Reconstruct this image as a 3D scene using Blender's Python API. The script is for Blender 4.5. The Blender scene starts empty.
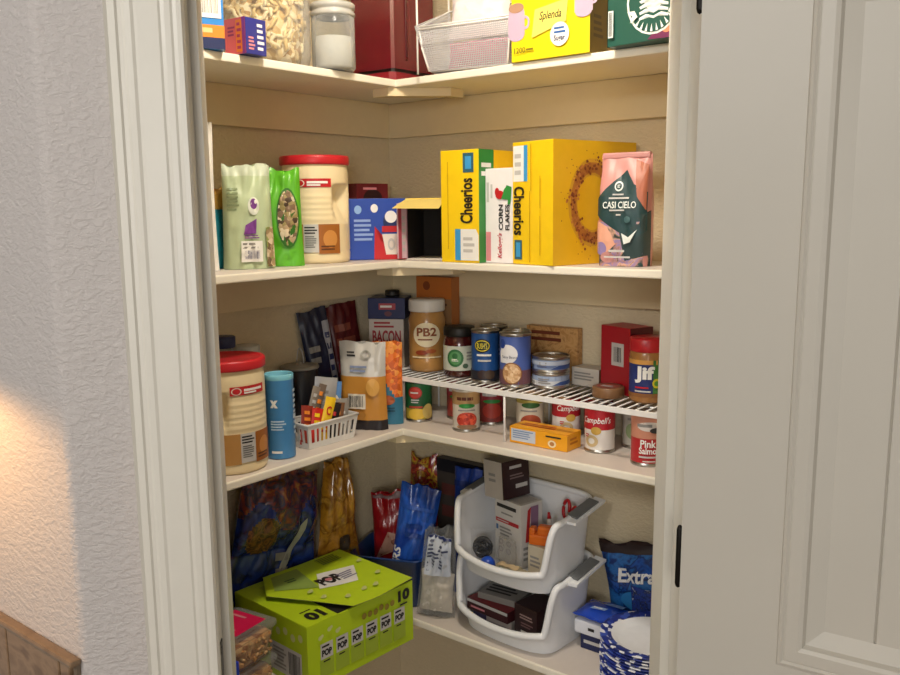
import bpy, bmesh, math, random
from mathutils import Vector, Matrix, noise

random.seed(7)
SC = bpy.context.scene
COL = SC.collection
PI = math.pi
R = math.radians

# ------------------------------------------------------------------ materials
def lin(h):
    h = h.lstrip('#')
    out = []
    for i in (0, 2, 4):
        c = int(h[i:i+2], 16) / 255
        out.append(c/12.92 if c <= .04045 else ((c+.055)/1.055)**2.4)
    return (*out, 1)

_M = {}
def new_mat(key):
    m = bpy.data.materials.new(key); m.use_nodes = True
    nt = m.node_tree
    return m, nt, nt.nodes['Principled BSDF'], nt.nodes, nt.links

def mat(hexc, rough=.45, metal=0, coat=0, var=.06, scale=40, bump=0, bscale=120):
    """plain colour with a little procedural mottling"""
    key = f'{hexc}_{rough}_{metal}_{coat}_{var}_{scale}_{bump}_{bscale}'
    if key in _M: return _M[key]
    m, nt, b, N, L = new_mat('surface_' + key)
    c = lin(hexc)
    tc = N.new('ShaderNodeTexCoord'); no = N.new('ShaderNodeTexNoise')
    no.inputs['Scale'].default_value = scale; no.inputs['Detail'].default_value = 2
    L.new(tc.outputs['Object'], no.inputs['Vector'])
    mx = N.new('ShaderNodeMix'); mx.data_type = 'RGBA'
    mx.inputs[6].default_value = tuple(x*(1-var) for x in c[:3]) + (1,)
    mx.inputs[7].default_value = tuple(min(1, x*(1+var)) for x in c[:3]) + (1,)
    L.new(no.outputs['Fac'], mx.inputs[0]); L.new(mx.outputs[2], b.inputs['Base Color'])
    b.inputs['Roughness'].default_value = rough; b.inputs['Metallic'].default_value = metal
    if coat: b.inputs['Coat Weight'].default_value = coat; b.inputs['Coat Roughness'].default_value = .1
    if bump:
        n2 = N.new('ShaderNodeTexNoise'); n2.inputs['Scale'].default_value = bscale; n2.inputs['Detail'].default_value = 3
        L.new(tc.outputs['Object'], n2.inputs['Vector'])
        bp = N.new('ShaderNodeBump'); bp.inputs['Strength'].default_value = bump; bp.inputs['Distance'].default_value = .002
        L.new(n2.outputs['Fac'], bp.inputs['Height']); L.new(bp.outputs['Normal'], b.inputs['Normal'])
    _M[key] = m
    return m

def speckle(name, hexes, scale=60, rough=.4, kind='voronoi', bump=.3, coat=0):
    """irregular patches of several colours (nuts, snacks, printed food pictures)"""
    key = 'sp' + name
    if key in _M: return _M[key]
    m, nt, b, N, L = new_mat('surface_' + name)
    tc = N.new('ShaderNodeTexCoord')
    if kind == 'voronoi':
        t = N.new('ShaderNodeTexVoronoi'); t.inputs['Scale'].default_value = scale
        L.new(tc.outputs['Object'], t.inputs['Vector'])
        sep = N.new('ShaderNodeSeparateColor'); L.new(t.outputs['Color'], sep.inputs[0]); fac = sep.outputs[0]; hgt = t.outputs['Distance']
    else:
        t = N.new('ShaderNodeTexNoise'); t.inputs['Scale'].default_value = scale; t.inputs['Detail'].default_value = 4
        t.inputs['Distortion'].default_value = 1.2
        L.new(tc.outputs['Object'], t.inputs['Vector']); fac = hgt = t.outputs['Fac']
    cr = N.new('ShaderNodeValToRGB'); cr.color_ramp.interpolation = 'CONSTANT' if kind == 'voronoi' else 'LINEAR'
    el = cr.color_ramp.elements
    n = len(hexes)
    lo, hi = (0, 1) if kind == 'voronoi' else (.32, .68)
    pos = [lo + (hi-lo)*i/n for i in range(n)] if kind == 'voronoi' else [lo + (hi-lo)*i/max(1, n-1) for i in range(n)]
    el[0].position = pos[0]; el[0].color = lin(hexes[0]); el[1].position = pos[1]; el[1].color = lin(hexes[1])
    for i in range(2, n):
        e = el.new(pos[i]); e.color = lin(hexes[i])
    L.new(fac, cr.inputs[0]); L.new(cr.outputs[0], b.inputs['Base Color'])
    b.inputs['Roughness'].default_value = rough
    if coat: b.inputs['Coat Weight'].default_value = coat
    if bump:
        bp = N.new('ShaderNodeBump'); bp.inputs['Strength'].default_value = bump; bp.inputs['Distance'].default_value = .003
        bp.invert = True
        L.new(hgt, bp.inputs['Height']); L.new(bp.outputs['Normal'], b.inputs['Normal'])
    _M[key] = m
    return m

def clear(name='clear_plastic', tint='ffffff', gloss=.16, body=.04, rough=.12):
    """see-through plastic or glass: transparent with a glossy film"""
    key = f'cl{name}'
    if key in _M: return _M[key]
    m, nt, b, N, L = new_mat('surface_' + name)
    tr = N.new('ShaderNodeBsdfTransparent'); tr.inputs[0].default_value = lin(tint)
    b.inputs['Base Color'].default_value = lin('dfe2e4'); b.inputs['Roughness'].default_value = rough
    lw = N.new('ShaderNodeLayerWeight'); lw.inputs[0].default_value = .35
    no = N.new('ShaderNodeTexNoise'); no.inputs['Scale'].default_value = 60
    tc = N.new('ShaderNodeTexCoord'); L.new(tc.outputs['Object'], no.inputs['Vector'])
    ma = N.new('ShaderNodeMath'); ma.operation = 'MULTIPLY_ADD'
    L.new(lw.outputs['Facing'], ma.inputs[0]); ma.inputs[1].default_value = gloss*2.2; ma.inputs[2].default_value = body
    m2 = N.new('ShaderNodeMath'); m2.operation = 'MULTIPLY_ADD'; L.new(no.outputs['Fac'], m2.inputs[0]); m2.inputs[1].default_value = body; L.new(ma.outputs[0], m2.inputs[2])
    ms = N.new('ShaderNodeMixShader'); L.new(m2.outputs[0], ms.inputs[0])
    L.new(tr.outputs[0], ms.inputs[1]); L.new(b.outputs[0], ms.inputs[2])
    L.new(ms.outputs[0], nt.nodes['Material Output'].inputs[0])
    _M[key] = m
    return m

def plaster(name, hexc, strength=.7, scale=38, rough=.75):
    """skip-trowel wall texture"""
    key = 'pl' + name
    if key in _M: return _M[key]
    m, nt, b, N, L = new_mat('surface_' + name)
    c = lin(hexc)
    tc = N.new('ShaderNodeTexCoord')
    mp = N.new('ShaderNodeMapping'); mp.inputs['Scale'].default_value = (1, 1, 1.7); L.new(tc.outputs['Object'], mp.inputs[0])
    n1 = N.new('ShaderNodeTexNoise'); n1.inputs['Scale'].default_value = scale; n1.inputs['Detail'].default_value = 3.5
    n1.inputs['Roughness'].default_value = .55; n1.inputs['Distortion'].default_value = .5
    L.new(mp.outputs[0], n1.inputs['Vector'])
    cr = N.new('ShaderNodeValToRGB'); cr.color_ramp.elements[0].position = .38; cr.color_ramp.elements[1].position = .62
    L.new(n1.outputs['Fac'], cr.inputs[0])
    bp = N.new('ShaderNodeBump'); bp.inputs['Strength'].default_value = strength; bp.inputs['Distance'].default_value = .003
    L.new(cr.outputs[0], bp.inputs['Height']); L.new(bp.outputs['Normal'], b.inputs['Normal'])
    mx = N.new('ShaderNodeMix'); mx.data_type = 'RGBA'
    mx.inputs[6].default_value = tuple(x*.93 for x in c[:3]) + (1,); mx.inputs[7].default_value = tuple(min(1, x*1.04) for x in c[:3]) + (1,)
    L.new(n1.outputs['Fac'], mx.inputs[0]); L.new(mx.outputs[2], b.inputs['Base Color'])
    b.inputs['Roughness'].default_value = rough
    _M[key] = m
    return m

WHITE = lambda: mat('f0efec', .45)
BLACK = lambda: mat('15130f', .5)
INK = lambda: mat('1c1a1a', .55)

# ------------------------------------------------------------------ mesh builder
class MB:
    def __init__(s): s.v = []; s.f = []; s.m = []; s.s = []; s.mats = []
    def mi(s, m):
        if m not in s.mats: s.mats.append(m)
        return s.mats.index(m)
    def add(s, vs, fs, m, smooth=False):
        o = len(s.v); s.v += [tuple(v) for v in vs]
        multi = isinstance(m, list)
        for i, f in enumerate(fs):
            s.f.append([o+k for k in f]); s.m.append(s.mi(m[i] if multi else m)); s.s.append(smooth)
        return s
    def mesh(s, name):
        me = bpy.data.meshes.new(name)
        me.from_pydata(s.v, [], s.f)
        for m in s.mats: me.materials.append(m)
        me.polygons.foreach_set('material_index', s.m)
        me.polygons.foreach_set('use_smooth', s.s)
        me.update()
        return me

def tag(o, label=None, cat=None, group=None, kind=None):
    if label: o['label'] = label
    if cat: o['category'] = cat
    if group: o['group'] = group
    if kind: o['kind'] = kind
    return o

def obj(name, mb, parent=None, loc=(0, 0, 0), rz=0, tilt=(0, 0)):
    o = bpy.data.objects.new(name, mb.mesh(name) if isinstance(mb, MB) else mb)
    COL.objects.link(o)
    o.location = loc; o.rotation_euler = (R(tilt[0]), R(tilt[1]), R(rz))
    if parent: o.parent = parent
    return o

def thing(name, mb, label, cat, loc, rz=0, group=None, tilt=(0, 0)):
    return tag(obj(name, mb, None, loc, rz, tilt), label, cat, group)

def part(name, mb, parent, label=None):
    o = obj(name, mb, parent)
    if label: o['label'] = label
    return o

def struct(name, mb):
    return tag(obj(name, mb), kind='structure')

# ------------------------------------------------------------------ primitive shapes
def box(mb, x0, x1, y0, y1, z0, z1, m, bev=.0015):
    """box with chamfered edges"""
    b = min(bev, (x1-x0)*.45, (y1-y0)*.45, (z1-z0)*.45)
    bm = bmesh.new(); bmesh.ops.create_cube(bm, size=1)
    for v in bm.verts:
        v.co = ((x0+x1)/2 + v.co.x*(x1-x0), (y0+y1)/2 + v.co.y*(y1-y0), (z0+z1)/2 + v.co.z*(z1-z0))
    if b > 0: bmesh.ops.bevel(bm, geom=bm.edges[:], offset=b, segments=2, affect='EDGES', profile=.6)
    bm.verts.index_update()
    mb.add([v.co[:] for v in bm.verts], [[v.index for v in f.verts] for f in bm.faces], m)
    bm.free()
    return mb

def lathe(mb, prof, m, seg=36, smooth=True, cx=0, cy=0, sx=1, sy=1):
    """profile of (r, z); m may be a list, one material per profile segment"""
    vs = []; fs = []; ms = []
    for r, z in prof:
        for k in range(seg):
            a = 2*PI*k/seg
            vs.append((cx + sx*r*math.sin(a), cy - sy*r*math.cos(a), z))
    for i in range(len(prof)-1):
        for k in range(seg):
            k2 = (k+1) % seg
            fs.append([i*seg+k, i*seg+k2, (i+1)*seg+k2, (i+1)*seg+k])
            ms.append(m[i] if isinstance(m, list) else m)
    mb.add(vs, fs, ms, smooth)
    return mb

def tube(mb, pts, r, m, seg=8, closed=False, sq=None):
    pts = [Vector(p) for p in pts]; n = len(pts)
    vs = []; fs = []
    up = Vector((0, 0, 1))
    for i, p in enumerate(pts):
        if closed: t = pts[(i+1) % n] - pts[i-1]
        else: t = pts[min(i+1, n-1)] - pts[max(i-1, 0)]
        t.normalize()
        s = t.cross(up)
        if s.length < .05: s = t.cross(Vector((1, 0, 0)))
        s.normalize(); u = s.cross(t)
        rr = r[i] if isinstance(r, list) else r
        a1, a2 = sq if sq else (1, 1)
        for k in range(seg):
            a = 2*PI*k/seg
            vs.append(p + s*math.cos(a)*rr*a1 + u*math.sin(a)*rr*a2)
    for i in range(n if closed else n-1):
        j = (i+1) % n
        for k in range(seg):
            k2 = (k+1) % seg
            fs.append([i*seg+k, i*seg+k2, j*seg+k2, j*seg+k])
    if not closed:
        fs.append(list(range(seg))[::-1]); fs.append([(n-1)*seg+k for k in range(seg)])
    mb.add(vs, fs, m, seg > 4)
    return mb

def prism(mb, poly, z0, z1, m):
    n = len(poly)
    vs = [(x, y, z0) for x, y in poly] + [(x, y, z1) for x, y in poly]
    fs = [[i, (i+1) % n, n+(i+1) % n, n+i] for i in range(n)]
    fs += [list(range(n))[::-1], list(range(n, 2*n))]
    mb.add(vs, fs, m)
    return mb

# ------------------------------------------------------------------ surfaces that carry printing
def face(w, d, h, side, z0=0):
    """printing surface on a box of w x d x h centred on x,y with its base at z0"""
    if side == 'front': return lambda u, v, o: (-w/2+u*w, -d/2-o, z0+v*h)
    if side == 'back': return lambda u, v, o: (w/2-u*w, d/2+o, z0+v*h)
    if side == 'right': return lambda u, v, o: (w/2+o, -d/2+u*d, z0+v*h)
    if side == 'left': return lambda u, v, o: (-w/2-o, d/2-u*d, z0+v*h)
    if side == 'top': return lambda u, v, o: (-w/2+u*w, -d/2+v*d, z0+h+o)

def cyl(r, z0, z1, a0=-90, a1=90):
    a0, a1 = R(a0), R(a1)
    rf = r if callable(r) else (lambda z: r)
    def f(u, v, o):
        a = a0 + (a1-a0)*u; z = z0 + (z1-z0)*v
        return ((rf(z)+o)*math.sin(a), -(rf(z)+o)*math.cos(a), z)
    return f

_T = {}
def text_geo(s, bold=0.0, shear=0.0):
    k = (s, bold, shear)
    if k in _T: return _T[k]
    cu = bpy.data.curves.new('lettering', 'FONT'); cu.body = s; cu.resolution_u = 3
    cu.offset = bold; cu.shear = shear; cu.fill_mode = 'FRONT'
    ob = bpy.data.objects.new('lettering', cu)
    me = bpy.data.meshes.new_from_object(ob)
    vs = [v.co[:2] for v in me.vertices]; fs = [list(p.vertices) for p in me.polygons]
    bpy.data.objects.remove(ob); bpy.data.curves.remove(cu); bpy.data.meshes.remove(me)
    x0 = min(v[0] for v in vs); x1 = max(v[0] for v in vs); y0 = min(v[1] for v in vs); y1 = max(v[1] for v in vs)
    vs = [((x-x0)/(x1-x0+1e-9), (y-y0)/(y1-y0+1e-9)) for x, y in vs]
    _T[k] = (vs, fs)
    return _T[k]

def art(mb, sf, items, base=.0004, step=.00022):
    """prints flat shapes and lettering onto a surface sf(u, v, offset)"""
    rnd = random.Random(len(items)*13+5)
    step = min(step, .005/len(items))
    off = base
    for it in items:
        k = it[0]; off += step
        if k == 'r':                                   # rectangle
            _, u0, v0, u1, v1, m = it[:6]
            nu = it[6] if len(it) > 6 else 10; nv = it[7] if len(it) > 7 else 6
            vs = [sf(u0+(u1-u0)*i/nu, v0+(v1-v0)*j/nv, off) for j in range(nv+1) for i in range(nu+1)]
            fs = [[j*(nu+1)+i, j*(nu+1)+i+1, (j+1)*(nu+1)+i+1, (j+1)*(nu+1)+i] for j in range(nv) for i in range(nu)]
            mb.add(vs, fs, m, True)
        elif k == 'd':                                 # disc / ellipse
            _, cu, cv, ru, rv, m = it[:6]
            n = 22; rings = 3
            inner = it[6] if len(it) > 6 else 0
            vs = []; fs = []
            for q in range(rings+1):
                f = inner + (1-inner)*q/rings
                for a in range(n):
                    t = 2*PI*a/n
                    vs.append(sf(cu+ru*f*math.cos(t), cv+rv*f*math.sin(t), off))
            for q in range(rings):
                for a in range(n):
                    a2 = (a+1) % n
                    fs.append([q*n+a, (q+1)*n+a, (q+1)*n+a2, q*n+a2])
            mb.add(vs, fs, m, True)
        elif k == 'p':                                 # polygon, fanned from its centre
            _, pts, m = it
            n = len(pts); cu = sum(p[0] for p in pts)/n; cv = sum(p[1] for p in pts)/n
            K = 6                                      # subdivided so that it follows curved surfaces
            for i in range(n):
                (ua, va), (ub, vb) = pts[i], pts[(i+1) % n]
                vs = []; idx = {}; fs = []
                for p_ in range(K+1):
                    for q_ in range(p_+1):
                        f_ = p_/K; g_ = q_/p_ if p_ else 0
                        ue = ua+(ub-ua)*g_; ve = va+(vb-va)*g_
                        idx[p_, q_] = len(vs); vs.append(sf(cu+(ue-cu)*f_, cv+(ve-cv)*f_, off))
                for p_ in range(K):
                    for q_ in range(p_+1):
                        fs.append([idx[p_, q_], idx[p_+1, q_], idx[p_+1, q_+1]])
                        if q_ < p_: fs.append([idx[p_, q_], idx[p_+1, q_+1], idx[p_, q_+1]])
                mb.add(vs, fs, m, True)
        elif k == 't':                                 # lettering stretched to a rectangle
            _, s, u0, v0, u1, v1, m = it[:7]
            rot = it[7] if len(it) > 7 else 0; bold = it[8] if len(it) > 8 else .012; sh = it[9] if len(it) > 9 else 0
            tv, tf = text_geo(s, bold, sh)
            vs = []
            for x, y in tv:
                if rot == 90: x, y = 1-y, x
                elif rot == -90: x, y = y, 1-x
                elif rot == 180: x, y = 1-x, 1-y
                vs.append(sf(u0+(u1-u0)*x, v0+(v1-v0)*y, off+.0002))
            mb.add(vs, tf, m)
        elif k == 'l':                                 # lines of print too small to read
            _, u0, v0, u1, v1, n, m = it
            for i in range(n):
                vv = v1 - (v1-v0)*(i+.5)/n; hh = (v1-v0)/n*.26
                e = u0 + (u1-u0)*rnd.uniform(.7, 1)
                a = [sf(u0+(e-u0)*j/4, vv-hh, off) for j in range(5)] + [sf(u0+(e-u0)*j/4, vv+hh, off) for j in range(5)]
                mb.add(a, [[j, j+1, j+6, j+5] for j in range(4)], m)
        elif k == 'b':                                 # bar code
            _, u0, v0, u1, v1, m = it
            x = 0
            while x < .97:
                w = rnd.choice((.02, .035, .05))
                a = u0+(u1-u0)*x; c = u0+(u1-u0)*min(1, x+w)
                mb.add([sf(a, v0, off), sf(c, v0, off), sf(c, v1, off), sf(a, v1, off)], [[0, 1, 2, 3]], m)
                x += w + rnd.choice((.025, .04, .06))
    return mb

def carton(name, w, d, h, m, arts, label, cat, loc, rz=0, group=None, tilt=(0, 0), bev=.0012):
    mb = MB(); box(mb, -w/2, w/2, -d/2, d/2, 0, h, m, bev)
    for side, items in arts.items(): art(mb, face(w, d, h, side), items)
    return thing(name, mb, label, cat, loc, rz, group, tilt)

def pouch(w, h, t, seed=1, bottom='flat', amp=.0035, taper=.06, lean=0, p=2.4, topw=1, sag=0, shoulder=.45, tprof=None):
    """bag body: returns front(u,v,o), back(u,v,o)"""
    sv = Vector((seed*3.7, seed*1.3, seed*.71))
    def thick(v):
        if tprof: return t*max(.03, tprof(v))
        if bottom == 'flat':   # stand-up gusset bag
            return t*(.86 + .14*min(1, v*4)) * (1 if v < shoulder else max(0.02, math.cos((v-shoulder)/(1-shoulder)*PI/2)**.75))
        return t*max(.02, math.sin(PI*min(.985, max(.015, v)))**.6)
    def pos(u, v, o, sgn):
        x = (2*u-1)
        ww = w/2*(1 - taper*math.sin(PI*v))*(1+(topw-1)*v)
        prof = max(0, 1-abs(x)**p)**(1/p)
        nz = (.45+v)*noise.noise(Vector((x*3.2, v*5.5, sgn*2))+sv)*amp*prof + noise.noise(Vector((x*9, v*13, sgn*5))+sv)*amp*.5*prof
        ex = 1+abs(v-.5)*1.2
        y = thick(v)/2*prof + nz*ex + o
        z = v*h - sag*h*(x*x)*(1 if v > .8 else 0)*.12 + noise.noise(Vector((x*2.5, 3.1, 0))+sv)*amp*(1.6 if v > .97 else 0)
        return (x*ww, sgn*y + lean*v*v, z)
    return (lambda u, v, o: pos(u, v, o, -1)), (lambda u, v, o: pos(1-u, v, o, 1))

def bag_mesh(mb, fr, bk, m, nu=16, nv=22, mf=None):
    for sf in (fr, bk):
        vs = [sf(i/nu, j/nv, 0) for j in range(nv+1) for i in range(nu+1)]
        fs = []; ms = []
        for j in range(nv):
            for i in range(nu):
                fs.append([j*(nu+1)+i, j*(nu+1)+i+1, (j+1)*(nu+1)+i+1, (j+1)*(nu+1)+i])
                ms.append(mf((i+.5)/nu, (j+.5)/nv) if mf else m)
        mb.add(vs, fs, ms, True)
    bot = [fr(i/nu, 0, 0) for i in range(nu+1)] + [bk(i/nu, 0, 0) for i in range(nu+1)]
    mb.add(bot, [list(range(len(bot)))[::-1]], m)
    return mb

def settle(o, z, gap=.003):
    """rests a bag on the surface at height z and keeps it clear of the two pantry walls"""
    M = Matrix.LocRotScale(o.location, o.rotation_euler, None)
    ps = [M @ v.co for v in o.data.vertices]
    o.location.z += z - min(p.z for p in ps)
    mx_ = min(p.x for p in ps); my_ = max(p.y for p in ps)
    if mx_ < gap: o.location.x += gap - mx_
    if my_ > -gap: o.location.y -= my_ + gap
    return o

def can(name, r, h, label_m, items, label, cat, loc, rz=0, group=None, lid='silver', span=(-110, 110), rim=.005):
    """tin can: metal body with rolled rims, lid panel, paper label"""
    steel = mat('b9b7b2', .3, 1)
    mb = MB()
    lathe(mb, [(0, .001), (r*.9, .001), (r*.99, .0), (r, .0015), (r, .004), (r*.965, .0055), (r*.965, h-.0055), (r, h-.004), (r, h-.0012), (r*.985, h), (r*.95, h-.0005), (r*.94, h-.004)], steel)
    o = thing(name, mb, label, cat, loc, rz, group)
    lp = MB(); lathe(lp, [(r*.94, h-.0042), (r*.86, h-.0036), (r*.82, h-.0046), (r*.5, h-.0046), (r*.46, h-.0038), (0, h-.0038)], steel)
    part('lid', lp, o)
    lb = MB(); rr = r*.972
    lathe(lb, [(rr, .007), (rr, h-.007)], label_m)
    art(lb, cyl(rr, .007, h-.007, *span), items)
    part('paper_label', lb, o)
    return o

# ================================================================== CAMERA
f_px, pitch, roll, head = 864.23, .148565, -.01283, 2.241195
CAM = Vector((1.60873, -1.77499, 1.62))
fw = Vector((math.cos(head)*math.cos(pitch), math.sin(head)*math.cos(pitch), -math.sin(pitch)))
rt = Vector((math.sin(head), -math.cos(head), 0)); up = rt.cross(fw)
r2 = rt*math.cos(roll) + up*math.sin(roll); u2 = -rt*math.sin(roll) + up*math.cos(roll)
cd = bpy.data.cameras.new('camera'); cd.sensor_width = 36; cd.lens = f_px/900*36; cd.clip_start = .02
cam = bpy.data.objects.new('camera', cd); COL.objects.link(cam)
mw = Matrix((r2, u2, -fw)).transposed().to_4x4(); mw.translation = CAM
cam.matrix_world = mw
SC.camera = cam

# ================================================================== SETTING
A, B, C, D = 1.9114, 1.4994, 1.0934, .611           # shelf tops
DEP = .2525                                          # shelf depth
CEIL = 2.5
S2 = 2**.5
def dg(lat, dep):                                    # along / into the slanted door wall
    return (.9 + lat/S2 - dep/S2, -.9 + lat/S2 + dep/S2)

wall_out = plaster('kitchen_wall', 'bbb5b2', .45, 92)
wall_in = plaster('pantry_wall', 'd9caab', .4, 80)
trim_m = mat('d3cfc4', .38, var=.02)
shelf_m = mat('f0eadb', .35, var=.03)
shelf_top = mat('d3c9c0', .5, var=.04)
cleat_m = mat('dccba6', .5, var=.03)

# walls of the pantry
mb = MB(); box(mb, -.1, 0, -1.127, .1, 0, CEIL, wall_in, 0); struct('wall_left', mb)
mb = MB(); box(mb, 0, 1.155, 0, .1, 0, CEIL, wall_in, 0); struct('wall_right', mb)

def plan_wall(name, pts, z0, z1, kinds):
    """extruded plan outline; kinds gives a material per side"""
    mb = MB(); n = len(pts)
    for i in range(n):
        a, b = pts[i], pts[(i+1) % n]
        mb.add([(*a, z0), (*b, z0), (*b, z1), (*a, z1)], [[0, 1, 2, 3]], kinds[i])
    mb.add([(*p, z1) for p in pts], [list(range(n))], kinds[0])
    mb.add([(*p, z0) for p in pts], [list(range(n))[::-1]], kinds[0])
    return struct(name, mb)

def bullnose(c, r, a0, a1, n=8):
    return [(c[0]+r*math.cos(R(a0+(a1-a0)*i/n)), c[1]+r*math.sin(R(a0+(a1-a0)*i/n))) for i in range(n+1)]
# left return + slanted wall beside the casing: outer corner rounded
bc = (.552-.001, -1.242)
cr = .022
tan_ = cr*math.tan(R(22.5))
cx = .558 - tan_
left_poly = [(-.5, -1.242)] + bullnose((cx, -1.242+cr), cr, 270, 315) + [dg(-.3165, 0), dg(-.3165, .115), (.51, -1.127), (-.5, -1.127)]
k = [wall_out]*11 + [wall_in]*3
plan_wall('wall_front', left_poly, 0, CEIL, k)
right_poly = [dg(.366, 0)] + [(1.27-.0092, -.5392), (1.27, -.52), (1.27, .1), (1.155, .1), (1.155, -.482), dg(.366, .115)]
plan_wall('wall_side', right_poly, 0, CEIL, [wall_out, wall_out, wall_out, wall_in, wall_in, wall_in, wall_in])
head_poly = [dg(-.3165, 0), dg(.352, 0), dg(.352, .115), dg(-.3165, .115)]
plan_wall('wall_above', head_poly, 2.06, CEIL, [wall_out, wall_out, wall_in, wall_in])

fl = mat('8b7663', .5, var=.15, scale=6)
mb = MB(); box(mb, -.6, 4.2, -4.2, .2, -.05, 0, fl, 0); struct('floor', mb)
mb = MB(); box(mb, -.6, 4.2, -4.2, .2, CEIL, CEIL+.05, plaster('ceiling', 'd9d5cd', .5, 30), 0); struct('ceiling', mb)

# door casing: moulded profile extruded up the left of the opening (and the right, behind the door) and across the head
prof = [(0, 0), (0, .017), (.004, .0185), (.013, .0185), (.016, .012), (.021, .0115), (.025, .016), (.032, .0172), (.036, .0125), (.040, .013), (.066, .0125), (.069, .0085), (.074, .0115), (.081, .0105), (.084, .0065), (.089, .0095), (.095, .0085), (.098, .006), (.098, 0)]
def casing(name, lat0, sgn):
    mb = MB(); pts = [dg(lat0 + sgn*s, -(.0125+(d-.0125)*.36 if 0 < s < .098 else d)) for s, d in prof]
    n = len(pts)
    for i in range(n-1):
        mb.add([(*pts[i], 0), (*pts[i+1], 0), (*pts[i+1], 2.13), (*pts[i], 2.13)], [[0, 1, 2, 3]], trim_m, False)
    mb.add([(*p, 2.13) for p in pts], [list(range(n))], trim_m)
    return struct(name, mb)
casing('trim_1', -.3965, .93)
casing('trim_2', .468, -1)
mb = MB()
hp = [(*dg(-.304, 0), 0)]
for i in range(len(prof)-1):
    (s0, d0), (s1, d1) = prof[i], prof[i+1]
    a0 = dg(-.304, -d0); b0 = dg(.344, -d0); a1 = dg(-.304, -d1); b1 = dg(.344, -d1)
    mb.add([(*a0, 2.148-s0), (*b0, 2.148-s0), (*b1, 2.148-s1), (*a1, 2.148-s1)], [[0, 1, 2, 3]], trim_m)
struct('trim_3', mb)

# jambs with door stops
LEAN = .0085                                         # the hinge side stands slightly out of plumb
def jamb(name, l0, l1, st0, st1, lean=0):
    mb = MB()
    prism(mb, [dg(l0, 0), dg(l1, 0), dg(l1, .118), dg(l0, .118)], 0, 2.06, trim_m)
    prism(mb, [dg(st0, .04), dg(st1, .04), dg(st1, .078), dg(st0, .078)], 0, 2.04, trim_m)
    mb.v = [(x+lean*(z-1.0)/S2, y+lean*(z-1.0)/S2, z) for x, y, z in mb.v]
    return struct(name, mb)
jamb('trim_4', -.316, -.3085, -.3085, -.2975)
jamb('trim_5', .3385, .3518, .3255, .3385, LEAN)
mb = MB(); prism(mb, [dg(-.304, 0), dg(.3385, 0), dg(.3385, .118), dg(-.304, .118)], 2.05, 2.06, trim_m); struct('trim_6', mb)

# strike plate on the left jamb
mb = MB(); prism(mb, [dg(-.3083, .004), dg(-.3068, .004), dg(-.3068, .03), dg(-.3083, .03)], .965, 1.036, mat('2a2723', .35, .8))
for zz in (.975, 1.026): prism(mb, [dg(-.3068, .012), dg(-.306, .012), dg(-.306, .02), dg(-.3068, .02)], zz-.004, zz+.004, mat('4a463f', .35, .8))
thing('strike_plate', mb, 'black metal strike plate low on the left door jamb', 'strike plate', (0, 0, 0))

# tile border on the left return wall
mb = MB()
tile_m = speckle('travertine', ['57432f', '705a43', '806a52', '634e39'], 14, .35, 'noise', .25)
grout = mat('6f6252', .8)
box(mb, -.5, .552, -1.249, -1.2422, .88, 1.030, grout, .001)
x = .545
for w in (.028, .152, .152, .152, .152, .152):
    box(mb, x-w+.0015, x, -1.2545, -1.2422, .9, 1.026, tile_m, .003); x -= w + .001
box(mb, -.5, .556, -1.258, -1.2422, 1.0262, 1.036, tile_m, .004)
struct('trim_7', mb)

# ------------------------------------------------------------------ the open door
pin = Vector((*dg(.345, -.004), 0)); th = R(6)
door_m = mat('beb9ae', .42, var=.02, scale=8)
edge_m = mat('d5cdbf', .45, var=.02)
W, T, H = .64, .035, 2.03
mb = MB()
# local frame: x along the leaf from the hinge edge, -y towards the room, face at y=-T
def recess(z0, z1, x0=.131, x1=.509):
    loops = [(0, 0), (.002, -.003), (.006, -.0045), (.009, -.002), (.011, -.003), (.026, -.0035), (.031, -.001), (.034, .006), (.054, .0145)]
    rings = []
    for ins, dep in loops:
        rings.append([(x0+ins, -T+dep, z0+ins), (x1-ins, -T+dep, z0+ins), (x1-ins, -T+dep, z1-ins), (x0+ins, -T+dep, z1-ins)])
    for a, b in zip(rings, rings[1:]):
        for i in range(4):
            j = (i+1) % 4
            mb.add([a[i], a[j], b[j], b[i]], [[0, 1, 2, 3]], door_m)
    xs0, xs1 = x0+.054, x1-.054; y = -T+.0145; g = .0018
    cuts = [.244, .309, .374, .439]
    edges = [xs0] + cuts + [xs1]
    for i in range(len(edges)-1):
        a = edges[i] + (g if i else 0); b = edges[i+1] - (g if i < len(edges)-2 else 0)
        mb.add([(a, y, z0+.054), (b, y, z0+.054), (b, y, z1-.054), (a, y, z1-.054)], [[0, 1, 2, 3]], door_m)
    for cgap in cuts:
        mb.add([(cgap-g, y, z0+.054), (cgap, y+.003, z0+.054), (cgap+g, y, z0+.054), (cgap-g, y, z1-.054), (cgap, y+.003, z1-.054), (cgap+g, y, z1-.054)], [[0, 1, 4, 3], [1, 2, 5, 4]], door_m)
P1, P2 = (.22, .845), (1.022, 1.905)
recess(*P1); recess(*P2)
def q(x0, x1, z0, z1): mb.add([(x0, -T, z0), (x1, -T, z0), (x1, -T, z1), (x0, -T, z1)], [[0, 1, 2, 3]], door_m)
q(0, .131, .01, H); q(.509, W, .01, H)
q(.131, .509, .01, P1[0]); q(.131, .509, P1[1], P2[0]); q(.131, .509, P2[1], H)
mb.add([(0, -T, .01), (0, 0, .01), (0, 0, H), (0, -T, H)], [[0, 1, 2, 3]], edge_m)
mb.add([(W, -T, .01), (W, 0, .01), (W, 0, H), (W, -T, H)], [[3, 2, 1, 0]], edge_m)
mb.add([(0, 0, .01), (W, 0, .01), (W, 0, H), (0, 0, H)], [[3, 2, 1, 0]], door_m)
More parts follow.
